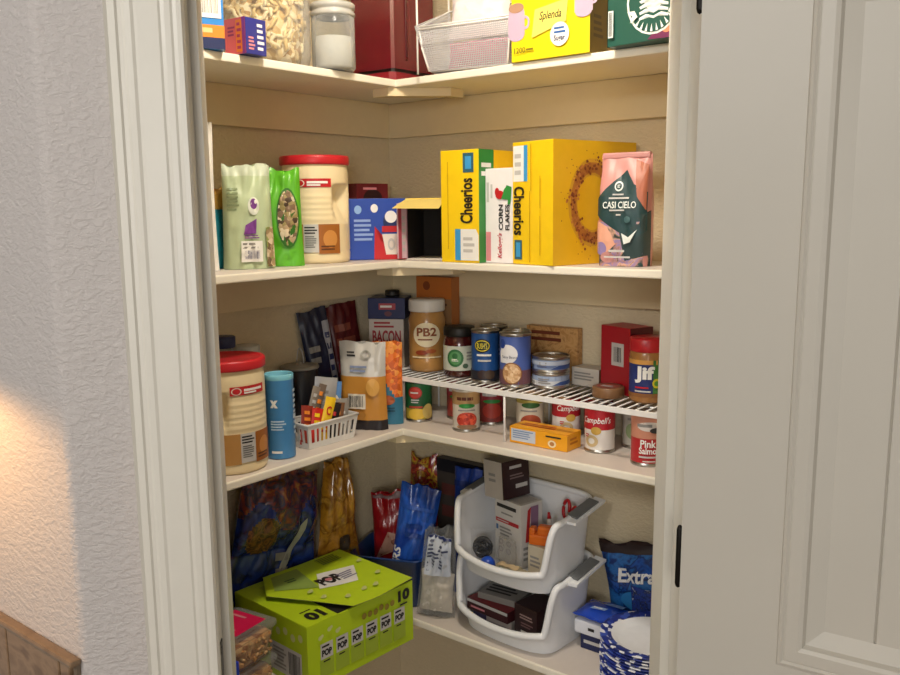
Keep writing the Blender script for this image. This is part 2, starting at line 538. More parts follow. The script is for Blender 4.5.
mb.add([(0, -T, H), (W, -T, H), (W, 0, H), (0, 0, H)], [[0, 1, 2, 3]], edge_m)
mb.add([(0, -T, .01), (W, -T, .01), (W, 0, .01), (0, 0, .01)], [[3, 2, 1, 0]], edge_m)
door = struct('door_1', mb)
a_ = LEAN*1.15
door.location = pin - Vector((math.cos(th), math.sin(th), 0))*a_; door.rotation_euler = (0, a_, th)
black_iron = mat('1d1a18', .4, .7)
for hz in (.25, 1.139, 1.903):
    hm = MB()
    box(hm, -.0028, -.0002, -T+.001, -.003, hz-.041, hz+.041, black_iron, .0008)
    lathe(hm, [(0, hz-.046), (.003, hz-.044), (.0045, hz-.039), (.0045, hz+.039), (.003, hz+.044), (0, hz+.046)], black_iron, 12, cx=-.0045, cy=-T+.006)
    part('hinge', hm, door)

# ------------------------------------------------------------------ shelves
def shelf(z, label):
    t = .0165
    yl = -1.126
    root = bpy.data.objects.new('pantry_shelf', None); COL.objects.link(root); root.location = (0, 0, z)
    tag(root, label, 'shelf', 'shelves of the corner pantry')
    def board(x0, x1, y0, y1, nm, side):
        m_ = MB(); box(m_, x0, x1, y0, y1, -.001, -.0001, shelf_top, 0); box(m_, x0, x1, y0, y1, -t+.0003, -.0008, shelf_m, 0)
        # front nosing with eased edges
        if side == 'x': box(m_, x1-.004, x1+.0045, y0, -DEP+.004, -t, 0, shelf_m, .003)
        else: box(m_, x0-.0045, x1, y0-.0045, y0+.004, -t, 0, shelf_m, .003)
        part(nm, m_, root)
    board(.001, DEP-.004, yl, -.001, 'left_board', 'x')
    board(DEP-.004, 1.154, -DEP+.004, -.001, 'right_board', 'y')
    c1 = MB(); box(c1, .0005, .018, yl, -.018, -t-.089, -t-.0002, cleat_m, .0015); part('wall_cleat', c1, root)
    c2 = MB(); box(c2, .0005, 1.154, -.018, -.0005, -t-.089, -t-.0002, cleat_m, .0015); part('wall_cleat', c2, root)
    br = MB(); prism(br, [(.19, -.262), (.238, -.262), (.34, -.16), (.34, -.112)], -t-.019, -t-.0002, cleat_m)
    part('corner_batten', br, root)
shelf(A, 'cream top shelf holding the wire basket and yellow sweetener carton')
shelf(B, 'cream shelf holding the cereal boxes and pistachio bags')
shelf(C, 'cream shelf holding tins, wire riser and blue canister')
shelf(D, 'cream lowest shelf holding popcorn box and white bins')

# ================================================================== TOP SHELF
E_ = .0006
Y_ = mat('f6cf12', .38); YD = mat('c89a10', .45); W_ = WHITE(); K_ = INK()
blue = mat('1f5fae', .4); navy = mat('1c2a5c', .4); red = mat('c01c22', .4); dred = mat('7c1a1f', .4)
grn = mat('2f8a3d', .4); teal = mat('1f7f96', .4); org = mat('e88a2a', .4); tan = mat('b5793f', .55); brown = mat('4a2a20', .45)
grey = mat('8d8b88', .5); lgrey = mat('c4c2c0', .5); pink = mat('d98a92', .45); cream = mat('efe0bd', .4)

carton('snack_carton', .10, .05, .20, mat('2a86d8', .4), {
    'front': [('r', 0, 0, 1, .1, navy), ('r', 0, .1, 1, .21, org), ('l', .1, .12, .9, .2, 1, mat('f7c98a')), ('r', .5, .27, .95, .52, W_), ('b', .55, .31, .9, .45, grey), ('l', .08, .6, .6, .9, 4, W_)],
    'right': [('r', 0, 0, 1, .1, navy), ('r', 0, .1, 1, .21, org)]},
    'tall blue carton with an orange band and navy foot on the top shelf', 'carton', (.228, -.775, A+E_), 68)
carton('tea_box', .056, .052, .066, mat('2a2f86', .4), {
    'right': [('l', .55, .1, .92, .9, 5, W_), ('l', .12, .1, .45, .5, 4, pink)],
    'front': [('r', 0, 0, 1, 1, mat('d9636b')), ('l', .15, .5, .5, .8, 3, mat('8e2f66')), ('r', .55, .06, .85, .94, mat('e8872f')), ('l', .6, .1, .8, .9, 5, mat('b03a6a')), ('r', .85, 0, 1, 1, mat('8a3f8e'))]},
    'small navy and coral box overhanging the edge of the top shelf', 'box', (.243, -.668, A+E_), 4)

# big clear jar of pasta
plastic = clear('clear_jar', 'f6f6f4', .2, .06)
pasta_m = [mat('e6cf9a', .55), mat('dcbf80', .55), mat('efe0b8', .55)]
mb = MB()
R0 = .099
lathe(mb, [(0, .002), (R0*.8, .001), (R0*.95, .008), (R0, .025), (R0, .19), (R0*.93, .21), (R0*.8, .222)], plastic, 40)
jar = thing('storage_jar', mb, 'large clear plastic jar full of pale pasta twists on the top shelf', 'jar', (.140, -.540, A+E_))
mb = MB(); lathe(mb, [(R0*.86, .218), (R0*.88, .22), (R0*.88, .244), (0, .246)], mat('d8d4cc', .4), 40); part('lid', mb, jar)
pm = MB(); rnd = random.Random(3)
lathe(pm, [(0, .006), (R0*.72, .007), (R0*.8, .03), (R0*.8, .17), (0, .175)], speckle('pasta', ['c9a868', 'e2cc98', 'f0e3bf', 'b89258'], 70), 24)
for i in range(330):
    a = rnd.uniform(-PI, PI); z = rnd.uniform(.022, .175); r = R0*rnd.uniform(.78, .9)
    if z < .034: r *= .88
    c = Vector((r*math.sin(a), -r*math.cos(a), z))
    t = Vector((math.cos(a), math.sin(a), 0)); d = (t*rnd.uniform(-1, 1) + Vector((0, 0, rnd.uniform(-1, 1)))).normalized()
    ln = rnd.uniform(.009, .016)
    side = d.cross(Vector((math.sin(a), -math.cos(a), 0)))
    tube(pm, [c-d*ln, c-d*ln*.3+side*.002, c+d*ln*.4-side*.002, c+d*ln], [.0022, .0042, .0042, .0022], rnd.choice(pasta_m), 5)
o = part('pasta_twists', pm, jar); o['kind'] = 'stuff'

# glass canister with grey lid
glass = clear('jar_glass', 'eef2f2', .3, .06)
def glass_jar(loc, r, h, label, fill):
    mb = MB(); lathe(mb, [(0, .001), (r*.9, .001), (r, .006), (r, h*.78), (r*.93, h*.82)], glass, 36)
    o = thing('glass_canister', mb, label, 'canister', loc, 0)
    lm = mat('b4b4b0', .35)
    lp = MB(); lathe(lp, [(r*.9, h*.8), (r*1.0, h*.81), (r*1.02, h*.83), (r*1.02, h*.87), (r*.96, h*.885), (r*.96, h*.91), (r*1.04, h*.925), (r*1.04, h*.985), (r*1.0, h), (0, h)], lm, 36); part('lid', lp, o)
    fp = MB(); lathe(fp, [(0, .004), (r*.85, .004), (r*.9, .01), (r*.9, h*fill), (0, h*fill+.004)], mat('cfcac4', .8, bump=.4), 30); part('contents', fp, o, 'pale powder')
glass_jar((.231, -.424, A+E_), .046, .137, 'round glass canister with a stepped grey lid beside the red machine', .5)

# dark red machine in the corner
mb = MB(); mr = mat('6a1420', .25, coat=.6); mrd = mat('8b1f2b', .25, coat=.6)
def mrect(w, d, c): return [(-w+c, -d), (w-c, -d), (w, -d+c), (w, d-c), (w-c, d), (-w+c, d), (-w, d-c), (-w, -d+c)]
prism(mb, mrect(.066, .078, .006), .028, .31, mr)
o = thing('coffee_machine', mb, 'dark red glossy kitchen machine in the corner of the top shelf', 'machine', (.172, -.168, A+E_), 1)
bm_ = MB(); prism(bm_, mrect(.068, .082, .012), 0, .02, mrd); part('base', bm_, o)
gm = MB(); prism(gm, mrect(.063, .075, .006), .02, .028, mat('1c0f12', .3)); part('dark_gap_band', gm, o)
hm = MB(); tube(hm, [(.0665, -.03, .05), (.0675, -.03, .06), (.0675, -.03, .29), (.0665, -.03, .3)], .003, mat('4d0f18', .3), 8); part('side_rib', hm, o)

# white wire basket with packets
wire = mat('f1f0ee', .35); wire2 = mat('c2c2c6', .4)
mb = MB()
def wframe(mb_, pts, r=.0022): tube(mb_, pts, r, wire, 6, closed=True)
bw, bd, bh = .232, .15, .15
def bp_(u, v, s):   # basket is wider at the top and slopes out to the front
    if s == 'front': return (-bw/2+.02*(1-v)+u*(bw-.04*(1-v)), -bd/2+.024*(1-v) if v < .6 else -bd/2+.014, .006+v*bh*.62)
    if s == 'left': return (-bw/2+.02*(1-v), -bd/2+.024*(1-v)+u*(bd-.024*(1-v)), .006+v*(bh*.62+u*bh*.38))
    if s == 'right': return (bw/2-.02*(1-v), -bd/2+.024*(1-v)+u*(bd-.024*(1-v)), .006+v*(bh*.62+u*bh*.38))
    if s == 'back': return (-bw/2+.02*(1-v)+u*(bw-.04*(1-v)), bd/2, .006+v*bh)
    if s == 'base': return (-bw/2+.02+u*(bw-.04), -bd/2+.035+v*(bd-.035), .006)
def grid(s, nu, nv):
    g = MB()
    for i in range(nu+1): tube(g, [bp_(i/nu, j/8, s) for j in range(9)], .0009, wire2, 4)
    for j in range(nv+1): tube(g, [bp_(i/4, j/nv, s) for i in range(5)], .0009, wire2, 4)
    return g
fr_pts = [bp_(0, 1, 'front'), bp_(1, 1, 'front'), bp_(1, 1, 'right'), bp_(0, 1, 'left')]
wframe(mb, [bp_(0, 1, 'front'), bp_(1, 1, 'front'), bp_(1, 1, 'right'), bp_(1, 1, 'left')])
wframe(mb, [bp_(0, 0, 'base'), bp_(1, 0, 'base'), bp_(1, 1, 'base'), bp_(0, 1, 'base')])
for s in (0, 1):
    tube(mb, [bp_(s, k/6, 'front') for k in range(7)], .0022, wire, 6)
tube(mb, [(-bw/2-.002, -bd/2+.012, 0), (-bw/2-.002, -bd/2+.012, .2)], .0022, wire, 6)
tube(mb, [(bw/2+.002, -bd/2+.012, 0), (bw/2+.002, -bd/2+.012, .2)], .0022, wire, 6)
tube(mb, [(-bw/2-.002, bd/2, 0), (-bw/2-.002, bd/2, .2)], .0022, wire, 6)
tube(mb, [(bw/2+.002, bd/2, 0), (bw/2+.002, bd/2, .2)], .0022, wire, 6)
tube(mb, [(-bw/2-.002, -bd/2+.012, .094), (bw/2+.002, -bd/2+.012, .094)], .002, wire, 6)
bk_ = thing('wire_basket', mb, 'white wire mesh basket with an open front holding pink and clear packets', 'basket', (.446, -.195, A+E_), 8)
for s, nu, nv in (('front', 46, 22), ('left', 30, 20), ('right', 30, 20), ('base', 40, 20)):
    part('mesh_panel', grid(s, nu, nv), bk_)
film = clear('packet_film', 'f4f2f4', .22, .16, .25)
def packet(w, h, t, m, label, cat, loc, rz, tilt, seed, items=None, name='packet', group=None, bottom='pillow', mf=None, **kw):
    mb = MB(); fr, bk = pouch(w, h, t, seed, bottom, **kw); bag_mesh(mb, fr, bk, m, mf=mf)
    if items: art(mb, fr, items, .0012, .0004)
    return settle(thing(name, mb, label, cat, loc, rz, group, tilt), loc[2])
packet(.15, .10, .045, mat('e8dfe2', .35, bump=.5), 'white clear-film packet filling the top of the wire basket', 'packet', (.448, -.20, A+.075), 8, (-12, 0), 11)
packet(.16, .055, .055, mat('e08fae', .35, bump=.4), 'pink packet lying low in the wire basket', 'packet', (.452, -.20, A+.014), 8, (-6, 0), 12)
packet(.10, .09, .03, mat('dcdadb', .3, bump=.4), 'clear ruffled packet behind the pink one in the wire basket', 'packet', (.47, -.155, A+.03), 12, (-5, 0), 13)

# yellow sweetener carton
mug = mat('bfaac4', .5); mugc = mat('a9826b', .5); yl = mat('f8e56b', .45)
mugart = lambda cu, cv: [('d', cu, cv+.05, .11, .13, mug), ('r', cu-.11, cv-.16, cu+.11, cv+.05, mug), ('d', cu, cv-.16, .1, .05, mug), ('d', cu, cv+.13, .1, .05, mugc), ('d', cu+.12, cv-.03, .06, .07, mug, .6)]
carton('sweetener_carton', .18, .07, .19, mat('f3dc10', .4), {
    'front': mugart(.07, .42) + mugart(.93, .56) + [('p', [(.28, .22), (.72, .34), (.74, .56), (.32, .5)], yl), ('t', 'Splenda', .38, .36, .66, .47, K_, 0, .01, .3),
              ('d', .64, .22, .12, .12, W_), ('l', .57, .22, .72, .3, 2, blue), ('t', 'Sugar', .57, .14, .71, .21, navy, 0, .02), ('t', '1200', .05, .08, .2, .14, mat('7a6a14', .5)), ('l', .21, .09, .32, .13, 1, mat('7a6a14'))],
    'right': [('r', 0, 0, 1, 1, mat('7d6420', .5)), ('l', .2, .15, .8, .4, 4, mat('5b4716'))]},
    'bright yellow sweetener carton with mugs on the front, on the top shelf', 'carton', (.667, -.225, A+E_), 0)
# dark green coffee carton with a round white emblem
dkg = mat('155044', .45); em_w = mat('e9efec', .45)
sir = [('d', .63, .56, .36, .48, em_w), ('d', .63, .56, .335, .45, dkg), ('d', .63, .58, .13, .17, em_w)]
for i in range(4):
    v = .30+.075*i
    sir += [('p', [(.44+.03*i*.3, v), (.53, v+.04), (.63, v), (.73, v+.04), (.82, v), (.82, v+.035), (.73, v+.075), (.63, v+.035), (.53, v+.075), (.44, v+.035)], em_w)]
sir += [('d', .63, .62, .075, .1, em_w), ('r', .60, .60, .615, .635, dkg), ('r', .645, .60, .66, .635, dkg), ('r', .61, .555, .65, .565, dkg)]
for i in range(9):
    a = R(215+i*13); sir += [('p', [(.63+.25*math.cos(a), .56+.33*math.sin(a)), (.63+.33*math.cos(a-.05), .56+.44*math.sin(a-.05)), (.63+.33*math.cos(a+.05), .56+.44*math.sin(a+.05))], em_w)]
for sx in (-1, 1):
    sir += [('p', [(.63+sx*.2, .35), (.63+sx*.3, .28), (.63+sx*.27, .37), (.63+sx*.34, .44), (.63+sx*.24, .44)], em_w)]
sir += [('p', [(.63, .9), (.61, .84), (.55, .85), (.6, .8), (.58, .74), (.63, .78), (.68, .74), (.66, .8), (.71, .85), (.65, .84)], em_w)]
carton('coffee_carton', .155, .11, .125, dkg, {
    'front': [('p', [(.55, .02), (.72, .2), (1, .3), (1, 0)], mat('6d2350')), ('d', .8, .2, .08, .12, mat('e08a66'))] + sir + [('r', .03, .12, .1, .5, em_w), ('b', .04, .14, .09, .48, K_)],
    'left': [('r', 0, 0, 1, 1, mat('0d332c')), ('l', .2, .2, .8, .8, 6, em_w)]},
    'dark green coffee carton with a round white mermaid emblem on the top shelf', 'carton', (.888, -.232, A+E_), -6)

# ================================================================== SECOND SHELF
mb = MB(); fr, bk = pouch(.1, .295, .02, 21, 'flat', .001); bag_mesh(mb, fr, bk, mat('e9e6e2', .5))
thing('paper_sack', mb, 'tall white packet at the far left end of the cereal shelf', 'packet', (.135, -.735, B+E_), 70)
packet(.08, .17, .05, mat('1b7f92', .3, bump=.5), 'teal bag with a crumpled gold top behind the pistachio bag', 'bag', (.075, -.655, B+E_), 75, (0, 0), 22, name='snack_bag', bottom='flat', mf=lambda u, v: mat('c59a4a', .25, .3) if v > .72 else mat('1b7f92', .3, bump=.5), amp=.006)
carton('dark_box', .06, .045, .10, mat('5c1d1d', .45), {'front': [('r', 0, .5, 1, .95, K_), ('l', .2, .1, .8, .4, 3, W_)]},
       'small dark red and black box behind the pale green bag', 'box', (.045, -.575, B+E_), 80)

pale = mat('b9c9a4', .38, bump=.25, bscale=30); purple = mat('7d3f93', .45); pist = speckle('pistachio', ['a58c6a', 'cdb896', '6f5a40', '8d9a52', 'dccbb0'], 95)
mbg = MB(); fr, bk = pouch(.108, .216, .066, 31, 'flat', .006, .02, shoulder=.68, topw=.9)
bag_mesh(mbg, fr, bk, pale, 18, 26, lambda u, v: mat('c9d4bd', .38) if v > .9 else pale)
art(mbg, fr, [('l', .06, .55, .3, .78, 6, mat('8fa07a')), ('d', .58, .6, .12, .085, mat('e6ecdf')), ('d', .58, .62, .07, .05, purple), ('d', .62, .64, .03, .02, W_), ('p', [(.4, .42), (.62, .48), (.6, .34), (.36, .33)], purple), ('l', .38, .29, .7, .33, 2, purple),
              ('r', .3, .07, .72, .27, W_), ('l', .33, .19, .66, .26, 2, grey), ('b', .38, .1, .66, .18, mat('5b5f8a')), ('r', .8, .02, .97, .4, pist)], .0012, .0005)
thing('pistachio_bag', mbg, 'pale green bag with purple print and a white bar code label', 'bag', (.146, -.606, B+E_), 60)
mbg = MB(); lime = mat('5fb32a', .35, bump=.2, bscale=30); fr, bk = pouch(.096, .207, .048, 33, 'flat', .006, .03, shoulder=.6, topw=.9)
bag_mesh(mbg, fr, bk, lime, 18, 26)
art(mbg, fr, [('d', .18, .68, .13, .1, mat('2e5a1c')), ('l', .1, .3, .3, .55, 4, mat('3f8a20')), ('d', .7, .5, .27, .31, mat('2d6b1a')), ('d', .7, .5, .24, .285, speckle('pistachio_shell', ['7b6248', 'b49a78', 'd8c8ad', '4a3826', '9a8a5a'], 110, bump=.6))], .0014, .0006)
thing('pistachio_bag', mbg, 'bright lime green bag with an oval window showing nuts', 'bag', (.146, -.516, B+E_), 42)

# creamer canisters
cv_m = mat('eddbb2', .35, var=.02); lidr = mat('c4202b', .38, var=.03)
def creamer(loc, rz, label, grips, sc=1):
    mb = MB(); Rb, hb = .0765*sc, .222*sc; na, nz = 72, 60
    def rf(a, z):
        t = z/hb
        r = Rb*(1 if t > .1 else .985 + .015*math.sin(t/.1*PI/2))
        if t < .02: r -= .004*(1-t/.02)
        if .1 < t < .13: r -= .0012
        r *= 1 - .035*max(0, (t-.86)/.14)**1.4
        ad = abs((math.degrees(a)+180) % 360-180)
        if ad < 52 and .42 < t < .70:                # moulded ridges on the front
            w = min(1, (52-ad)/12)
            r += .0016*w*abs(math.sin((t-.42)/.28*PI*5.0))
        for g in grips:                              # hand grips pressed in at the side
            gd = abs((math.degrees(a)-g+180) % 360-180)
            if gd < 24 and .40 < t < .80:
                wz = math.sin((t-.40)/.40*PI)**.4 * min(1, (t-.36)/.3)
                e_ = min(1, (24-gd)/11); r -= .03*e_*e_*(3-2*e_)*wz
        return r
    vs = []; fs = []
    for j in range(nz+1):
        for i in range(na):
            a = 2*PI*i/na; z = hb*j/nz; r = rf(a, z)
            vs.append((r*math.sin(a), -r*math.cos(a), z))
    for j in range(nz):
        for i in range(na):
            i2 = (i+1) % na; fs.append([j*na+i, j*na+i2, (j+1)*na+i2, (j+1)*na+i])
    mb.add(vs, fs, cv_m, True); mb.add(vs[:na], [list(range(na))[::-1]], cv_m)
    o = thing('creamer_canister', mb, label, 'canister', loc, rz, 'cream creamer canisters with red lids')
    lp = MB(); lathe(lp, [(Rb*.97, hb-.002), (Rb*1.03, hb-.001), (Rb*1.04, hb+.002), (Rb*1.04, hb+.015), (Rb*1.02, hb+.0185), (Rb*.93, hb+.0195), (Rb*.91, hb+.0175), (0, hb+.0175)], lidr, 48); part('lid', lp, o)
    lb = MB(); s1 = cyl(Rb+.0008, .022*sc, .088*sc, -44, 46)
    art(lb, s1, [('r', 0, 0, .3, 1, mat('b8884a', .45)), ('r', .3, .05, .58, 1, lgrey), ('l', .32, .66, .56, .94, 3, K_), ('l', .33, .2, .55, .62, 6, mat('6a6a6a')), ('r', .58, 0, 1, 1, mat('a05f22', .45)), ('d', .8, .5, .14, .3, mat('c98a45')), ('l', .62, .1, .95, .3, 2, mat('5a2f10'))])
    part('label', lb, o); lb = MB()
    art(lb, cyl(Rb+.001, .168*sc, .19*sc, -30, 32), [('r', 0, .1, 1, .95, red), ('d', .16, .5, .13, .36, mat('e8ded0')), ('d', .16, .5, .1, .28, red), ('l', .35, .35, .92, .8, 1, W_), ('l', .35, .15, .8, .45, 1, W_)])
    part('emblem', lb, o)
creamer((.110, -.379, B+E_), 42, 'cream creamer canister with red lid standing on the cereal shelf', [57])
creamer((.165, -.690, C+E_), 84, 'cream creamer canister with red lid at the left end of the tins shelf', [-56], .955)

bl2 = mat('2447a8', .35)
carton('drink_mix_box', .145, .06, .145, bl2, {
    'front': [('d', .15, .82, .06, .07, mat('8fb6e8')), ('d', .42, .84, .06, .07, W_), ('l', .08, .3, .4, .68, 5, mat('8fa9e0')), ('p', [(.4, 0), (1, 0), (.87, .5), (.72, .2), (.52, .3), (.42, .55)], red), ('p', [(.54, .42), (.84, .42), (.78, .08), (.6, .08)], mat('e6ddd2')), ('d', .69, .62, .13, .16, navy), ('d', .69, .7, .1, .1, W_), ('r', .54, .45, .84, .55, red), ('d', .69, .25, .06, .1, lgrey, .6)],
    'right': [('r', 0, 0, 1, 1, mat('1b3588')), ('r', 0, 0, 1, .3, red)]},
    'bright blue drink mix box with a red splash and a white cup', 'box', (.162, -.226, B+E_), 50)
carton('tea_box', .1, .05, .185, mat('6b1a24', .45), {'front': [('d', .5, .8, .3, .12, mat('2d1418')), ('l', .2, .9, .8, .96, 1, pink)]},
       'dark red box standing behind the blue drink mix box', 'box', (.036, -.13, B+E_), 80)

# opened carton in the corner
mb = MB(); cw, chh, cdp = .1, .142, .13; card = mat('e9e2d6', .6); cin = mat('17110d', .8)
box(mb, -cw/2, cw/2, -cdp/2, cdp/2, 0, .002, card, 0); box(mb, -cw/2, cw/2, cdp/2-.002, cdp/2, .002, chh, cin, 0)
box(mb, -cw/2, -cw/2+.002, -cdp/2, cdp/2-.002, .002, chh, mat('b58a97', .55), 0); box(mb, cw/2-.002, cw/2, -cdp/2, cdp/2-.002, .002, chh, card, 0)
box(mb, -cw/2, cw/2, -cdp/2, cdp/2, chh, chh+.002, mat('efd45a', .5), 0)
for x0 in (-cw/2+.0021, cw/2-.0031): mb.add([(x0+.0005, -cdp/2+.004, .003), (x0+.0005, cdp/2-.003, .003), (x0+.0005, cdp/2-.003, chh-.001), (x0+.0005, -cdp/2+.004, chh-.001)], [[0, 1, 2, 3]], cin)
oc = thing('open_carton', mb, 'open empty carton with its dark inside showing, left of the cereal', 'carton', (.268, -.14, B+E_), 22)
def flap(a, b, c, d_, m, lbl=None, items=None):
    f = MB(); a, b, c, d_ = map(Vector, (a, b, c, d_)); n = (b-a).cross(d_-a).normalized()*.0012
    f.add([a, b, c, d_, a+n, b+n, c+n, d_+n], [[3, 2, 1, 0], [4, 5, 6, 7], [0, 1, 5, 4], [1, 2, 6, 5], [2, 3, 7, 6], [3, 0, 4, 7]], m)
    if items: art(f, lambda u, v, o: tuple(a+(b-a)*u+(d_-a)*v+n+n.normalized()*o), items)
    part('flap', f, oc, lbl)
flap((-cw/2, -cdp/2, chh), (cw/2, -cdp/2, chh), (cw/2, -cdp/2-.06, chh-.022), (-cw/2-.012, -cdp/2-.06, chh-.02), mat('e9d27a', .5), 'yellow top flap', [('r', .1, .1, .9, .4, mat('d98a3a')), ('d', .4, .6, .15, .2, purple)])
flap((cw/2, -cdp/2, .004), (cw/2+.012, -cdp/2-.035, .004), (cw/2+.012, -cdp/2-.035, chh-.012), (cw/2, -cdp/2, chh-.004), card, 'cream side flap')
flap((-cw/2-.012, -cdp/2-.03, .004), (-cw/2, -cdp/2, .004), (-cw/2, -cdp/2, chh-.004), (-cw/2-.012, -cdp/2-.03, chh-.01), mat('d9b9c4', .55), 'pinkish side flap', [('r', .1, .0, .45, .95, mat('b24a5a')), ('l', .5, .1, .9, .8, 6, lgrey)])

# cereal boxes
K3 = mat('241a12', .5); bl3 = mat('3d9bd6', .4)
carton('cereal_box', .105, .185, .246, Y_, {
    'front': [('r', .18, .12, .2, .9, YD), ('t', 'Cheerios', .52, .35, .85, .75, K3, 90, .03), ('r', .6, .8, .88, .97, mat('2d5f74')), ('r', .66, .83, .82, .94, bl3), ('r', .38, .02, .53, .3, bl3), ('p', [(.53, .02), (1, .02), (1, .25), (.93, .3), (.53, .3)], W_), ('l', .6, .08, .9, .24, 3, lgrey)],
    'right': [('r', 0, 0, .30, 1, grn), ('l', .05, .75, .25, .9, 2, W_), ('r', .30, 0, 1, 1, mat('eebd14', .4)), ('l', .5, .6, .9, .78, 2, K3), ('d', .65, .35, .22, .2, tan, .5)]},
    'yellow cereal box with green side strip, lettering reading upward', 'cereal box', (.4275, -.1525, B+E_), 0, 'cereal boxes on the second shelf')
carton('cereal_box', .072, .15, .204, mat('ece8ea', .45), {
    'front': [('r', .02, .02, .2, .33, pink), ('l', .05, .55, .16, .95, 1, lgrey), ('l', .2, .62, .28, .9, 1, lgrey),
              ('t', 'CORN', .5, .35, .66, .62, K_, 90, .03), ('t', 'FLAKES', .74, .35, .9, .62, K_, 90, .03), ('t', "Kellogg's", .46, .05, .66, .32, mat('b3203a', .45), 90, .02, .25),
              ('d', .55, .72, .16, .045, red), ('d', .45, .75, .08, .045, red), ('p', [(.6, .68), (.95, .66), (.98, .8), (.8, .82), (.68, .74)], grn), ('d', .82, .74, .14, .06, grn), ('p', [(.84, .62), (.93, .62), (.96, .68), (.85, .68)], grn)]},
    'white corn flakes box between the two yellow cereal boxes', 'cereal box', (.5175, -.147, B+E_), 0, 'cereal boxes on the second shelf')
wreath = [('d', .46, .5, .29, .36, mat('cf9c2a', .45), .62), ('d', .46, .5, .26, .33, mat('b5752e', .5), .74)]
rw = random.Random(5); oat = [mat('8a4a24', .55), mat('a8642f', .55), mat('7a3a1e', .55), mat('c07c3e', .55)]
for i in range(230):
    a = rw.uniform(0, 2*PI); rr = rw.gauss(1, .12)
    wreath.append(('d', .46+.235*rr*math.cos(a), .5+.30*rr*math.sin(a), .012, .011, oat[i % 4]))
for i in range(40):
    a = rw.uniform(0, 2*PI); rr = rw.uniform(1.2, 1.7)
    wreath.append(('d', .46+.235*rr*math.cos(a), .5+.28*rr*math.sin(a), .005, .005, oat[i % 3]))
carton('cereal_box', .124, .246, .255, mat('f2c914', .38), {
    'front': [('r', .02, .68, .29, .97, W_), ('r', .29, .68, .38, .97, bl3), ('l', .06, .72, .24, .92, 3, lgrey), ('t', 'Cheerios', .04, .24, .31, .64, K3, -90, .03), ('r', .06, .04, .25, .2, mat('2d5f74')), ('r', .1, .06, .21, .18, bl3), ('r', .44, .02, .455, .6, YD), ('r', .47, .6, .485, .98, YD), ('r', .70, .08, .715, .4, YD), ('r', .70, .46, .715, .72, YD)],
    'right': [('r', 0, 0, 1, 1, mat('e0b016', .4))] + wreath},
    'largest yellow cereal box, lettering reading downward and an oat ring on its side', 'cereal box', (.676-.062*math.cos(R(15))+.123*math.sin(R(15)), -.258+.062*math.sin(R(15))+.123*math.cos(R(15)), B+E_), -15, 'cereal boxes on the second shelf')

# coffee bag
mbg = MB(); pk = mat('cf908b', .42, bump=.2, bscale=25); dteal = mat('1d3f42', .42)
fr, bk = pouch(.106, .222, .07, 41, 'flat', .002, .0, p=4.5)
def cbm(u, v):
    return pk
bag_mesh(mbg, fr, bk, pk, 18, 26)
floral = speckle('floral', ['1d3f42', '2a4a4a', 'b88a86', '8d7fb4', 'd2a58e', '24383a'], 28, .42, 'noise', 0)
art(mbg, fr, [('r', .0, .0, 1, .40, floral, 14, 10), ('p', [(.5, .3), (1, .5), (1, .1), (.6, .05)], mat('2b3f40')), ('p', [(.01, .60), (.2, .70), (.45, .80), (.58, .86), (.75, .73), (.99, .66), (.99, .32), (.8, .25), (.55, .29), (.3, .36), (.12, .42), (.01, .47)], dteal), ('p', [(.72, .95), (.98, .9), (.98, .5), (.82, .62)], mat('b0674e')),
              ('p', [(.0, .42), (.25, .36), (.42, .2), (.2, .1), (0, .12)], mat('e0a58c')), ('d', .12, .16, .12, .06, mat('8d7fb4')), ('d', .25, .08, .14, .05, mat('c08a86')),
              ('d', .46, .715, .085, .045, em_w), ('d', .46, .715, .06, .03, dteal), ('l', .43, .7, .49, .73, 3, em_w), ('l', .35, .63, .6, .655, 1, lgrey), ('l', .28, .595, .7, .625, 1, lgrey),
              ('t', 'CASI CIELO', .17, .52, .82, .58, em_w, 0, .015), ('l', .3, .49, .68, .515, 1, lgrey), ('l', .44, .45, .55, .475, 1, lgrey), ('d', .66, .42, .06, .03, mat('45686a')), ('p', [(.55, .3), (.7, .26), (.85, .33), (.72, .22), (.6, .2)], em_w), ('l', .3, .12, .7, .16, 1, lgrey), ('l', .2, .07, .75, .1, 1, lgrey)], .002, .0006)
cb = thing('coffee_bag', mbg, 'pink and dark teal floral coffee bag at the right of the cereal shelf', 'bag', (.794, -.168, B+E_), 6)
fm = MB(); box(fm, -.05, .05, -.008, .008, .214, .226, mat('c98f8c', .45), .003); part('folded_top', fm, cb)

# ================================================================== TINS SHELF, LEFT RUN
def bottle(loc, r, h, body, capm, label, caph=.022, neck=.6, band=None):
    mb = MB(); lathe(mb, [(0, .001), (r*.92, .001), (r, .008), (r, h*.68), (r*.9, h*.76), (r*neck, h*.86), (r*neck, h-caph*.6)], body, 28)
    if band: art(mb, cyl(r, h*.15, h*.6, -120, 120), [('r', 0, 0, 1, 1, band)])
    o = thing('bottle', mb, label, 'bottle', loc)
    cp = MB(); rc = r*neck*1.18; lathe(cp, [(rc, h-caph), (rc*1.02, h-caph+.002), (rc*1.02, h-.002), (rc*.95, h), (0, h)], capm, 24); part('cap', cp, o)
    return o
bottle((.062, -.622, C+E_), .036, .256, clear('bottle_clear', 'e4e8ec', .25, .1), mat('1f2a5a', .4), 'bottle with a dark blue cap behind the red-lidded canister', .024, .62, mat('d9d3c4'))
bottle((.045, -.545, C+E_), .034, .225, clear('bottle_clear', 'e4e8ec', .25, .1), mat('c9c9c6', .4), 'clear bottle with a pale cap behind the blue canister', .02, .72, mat('cfc9ba'))
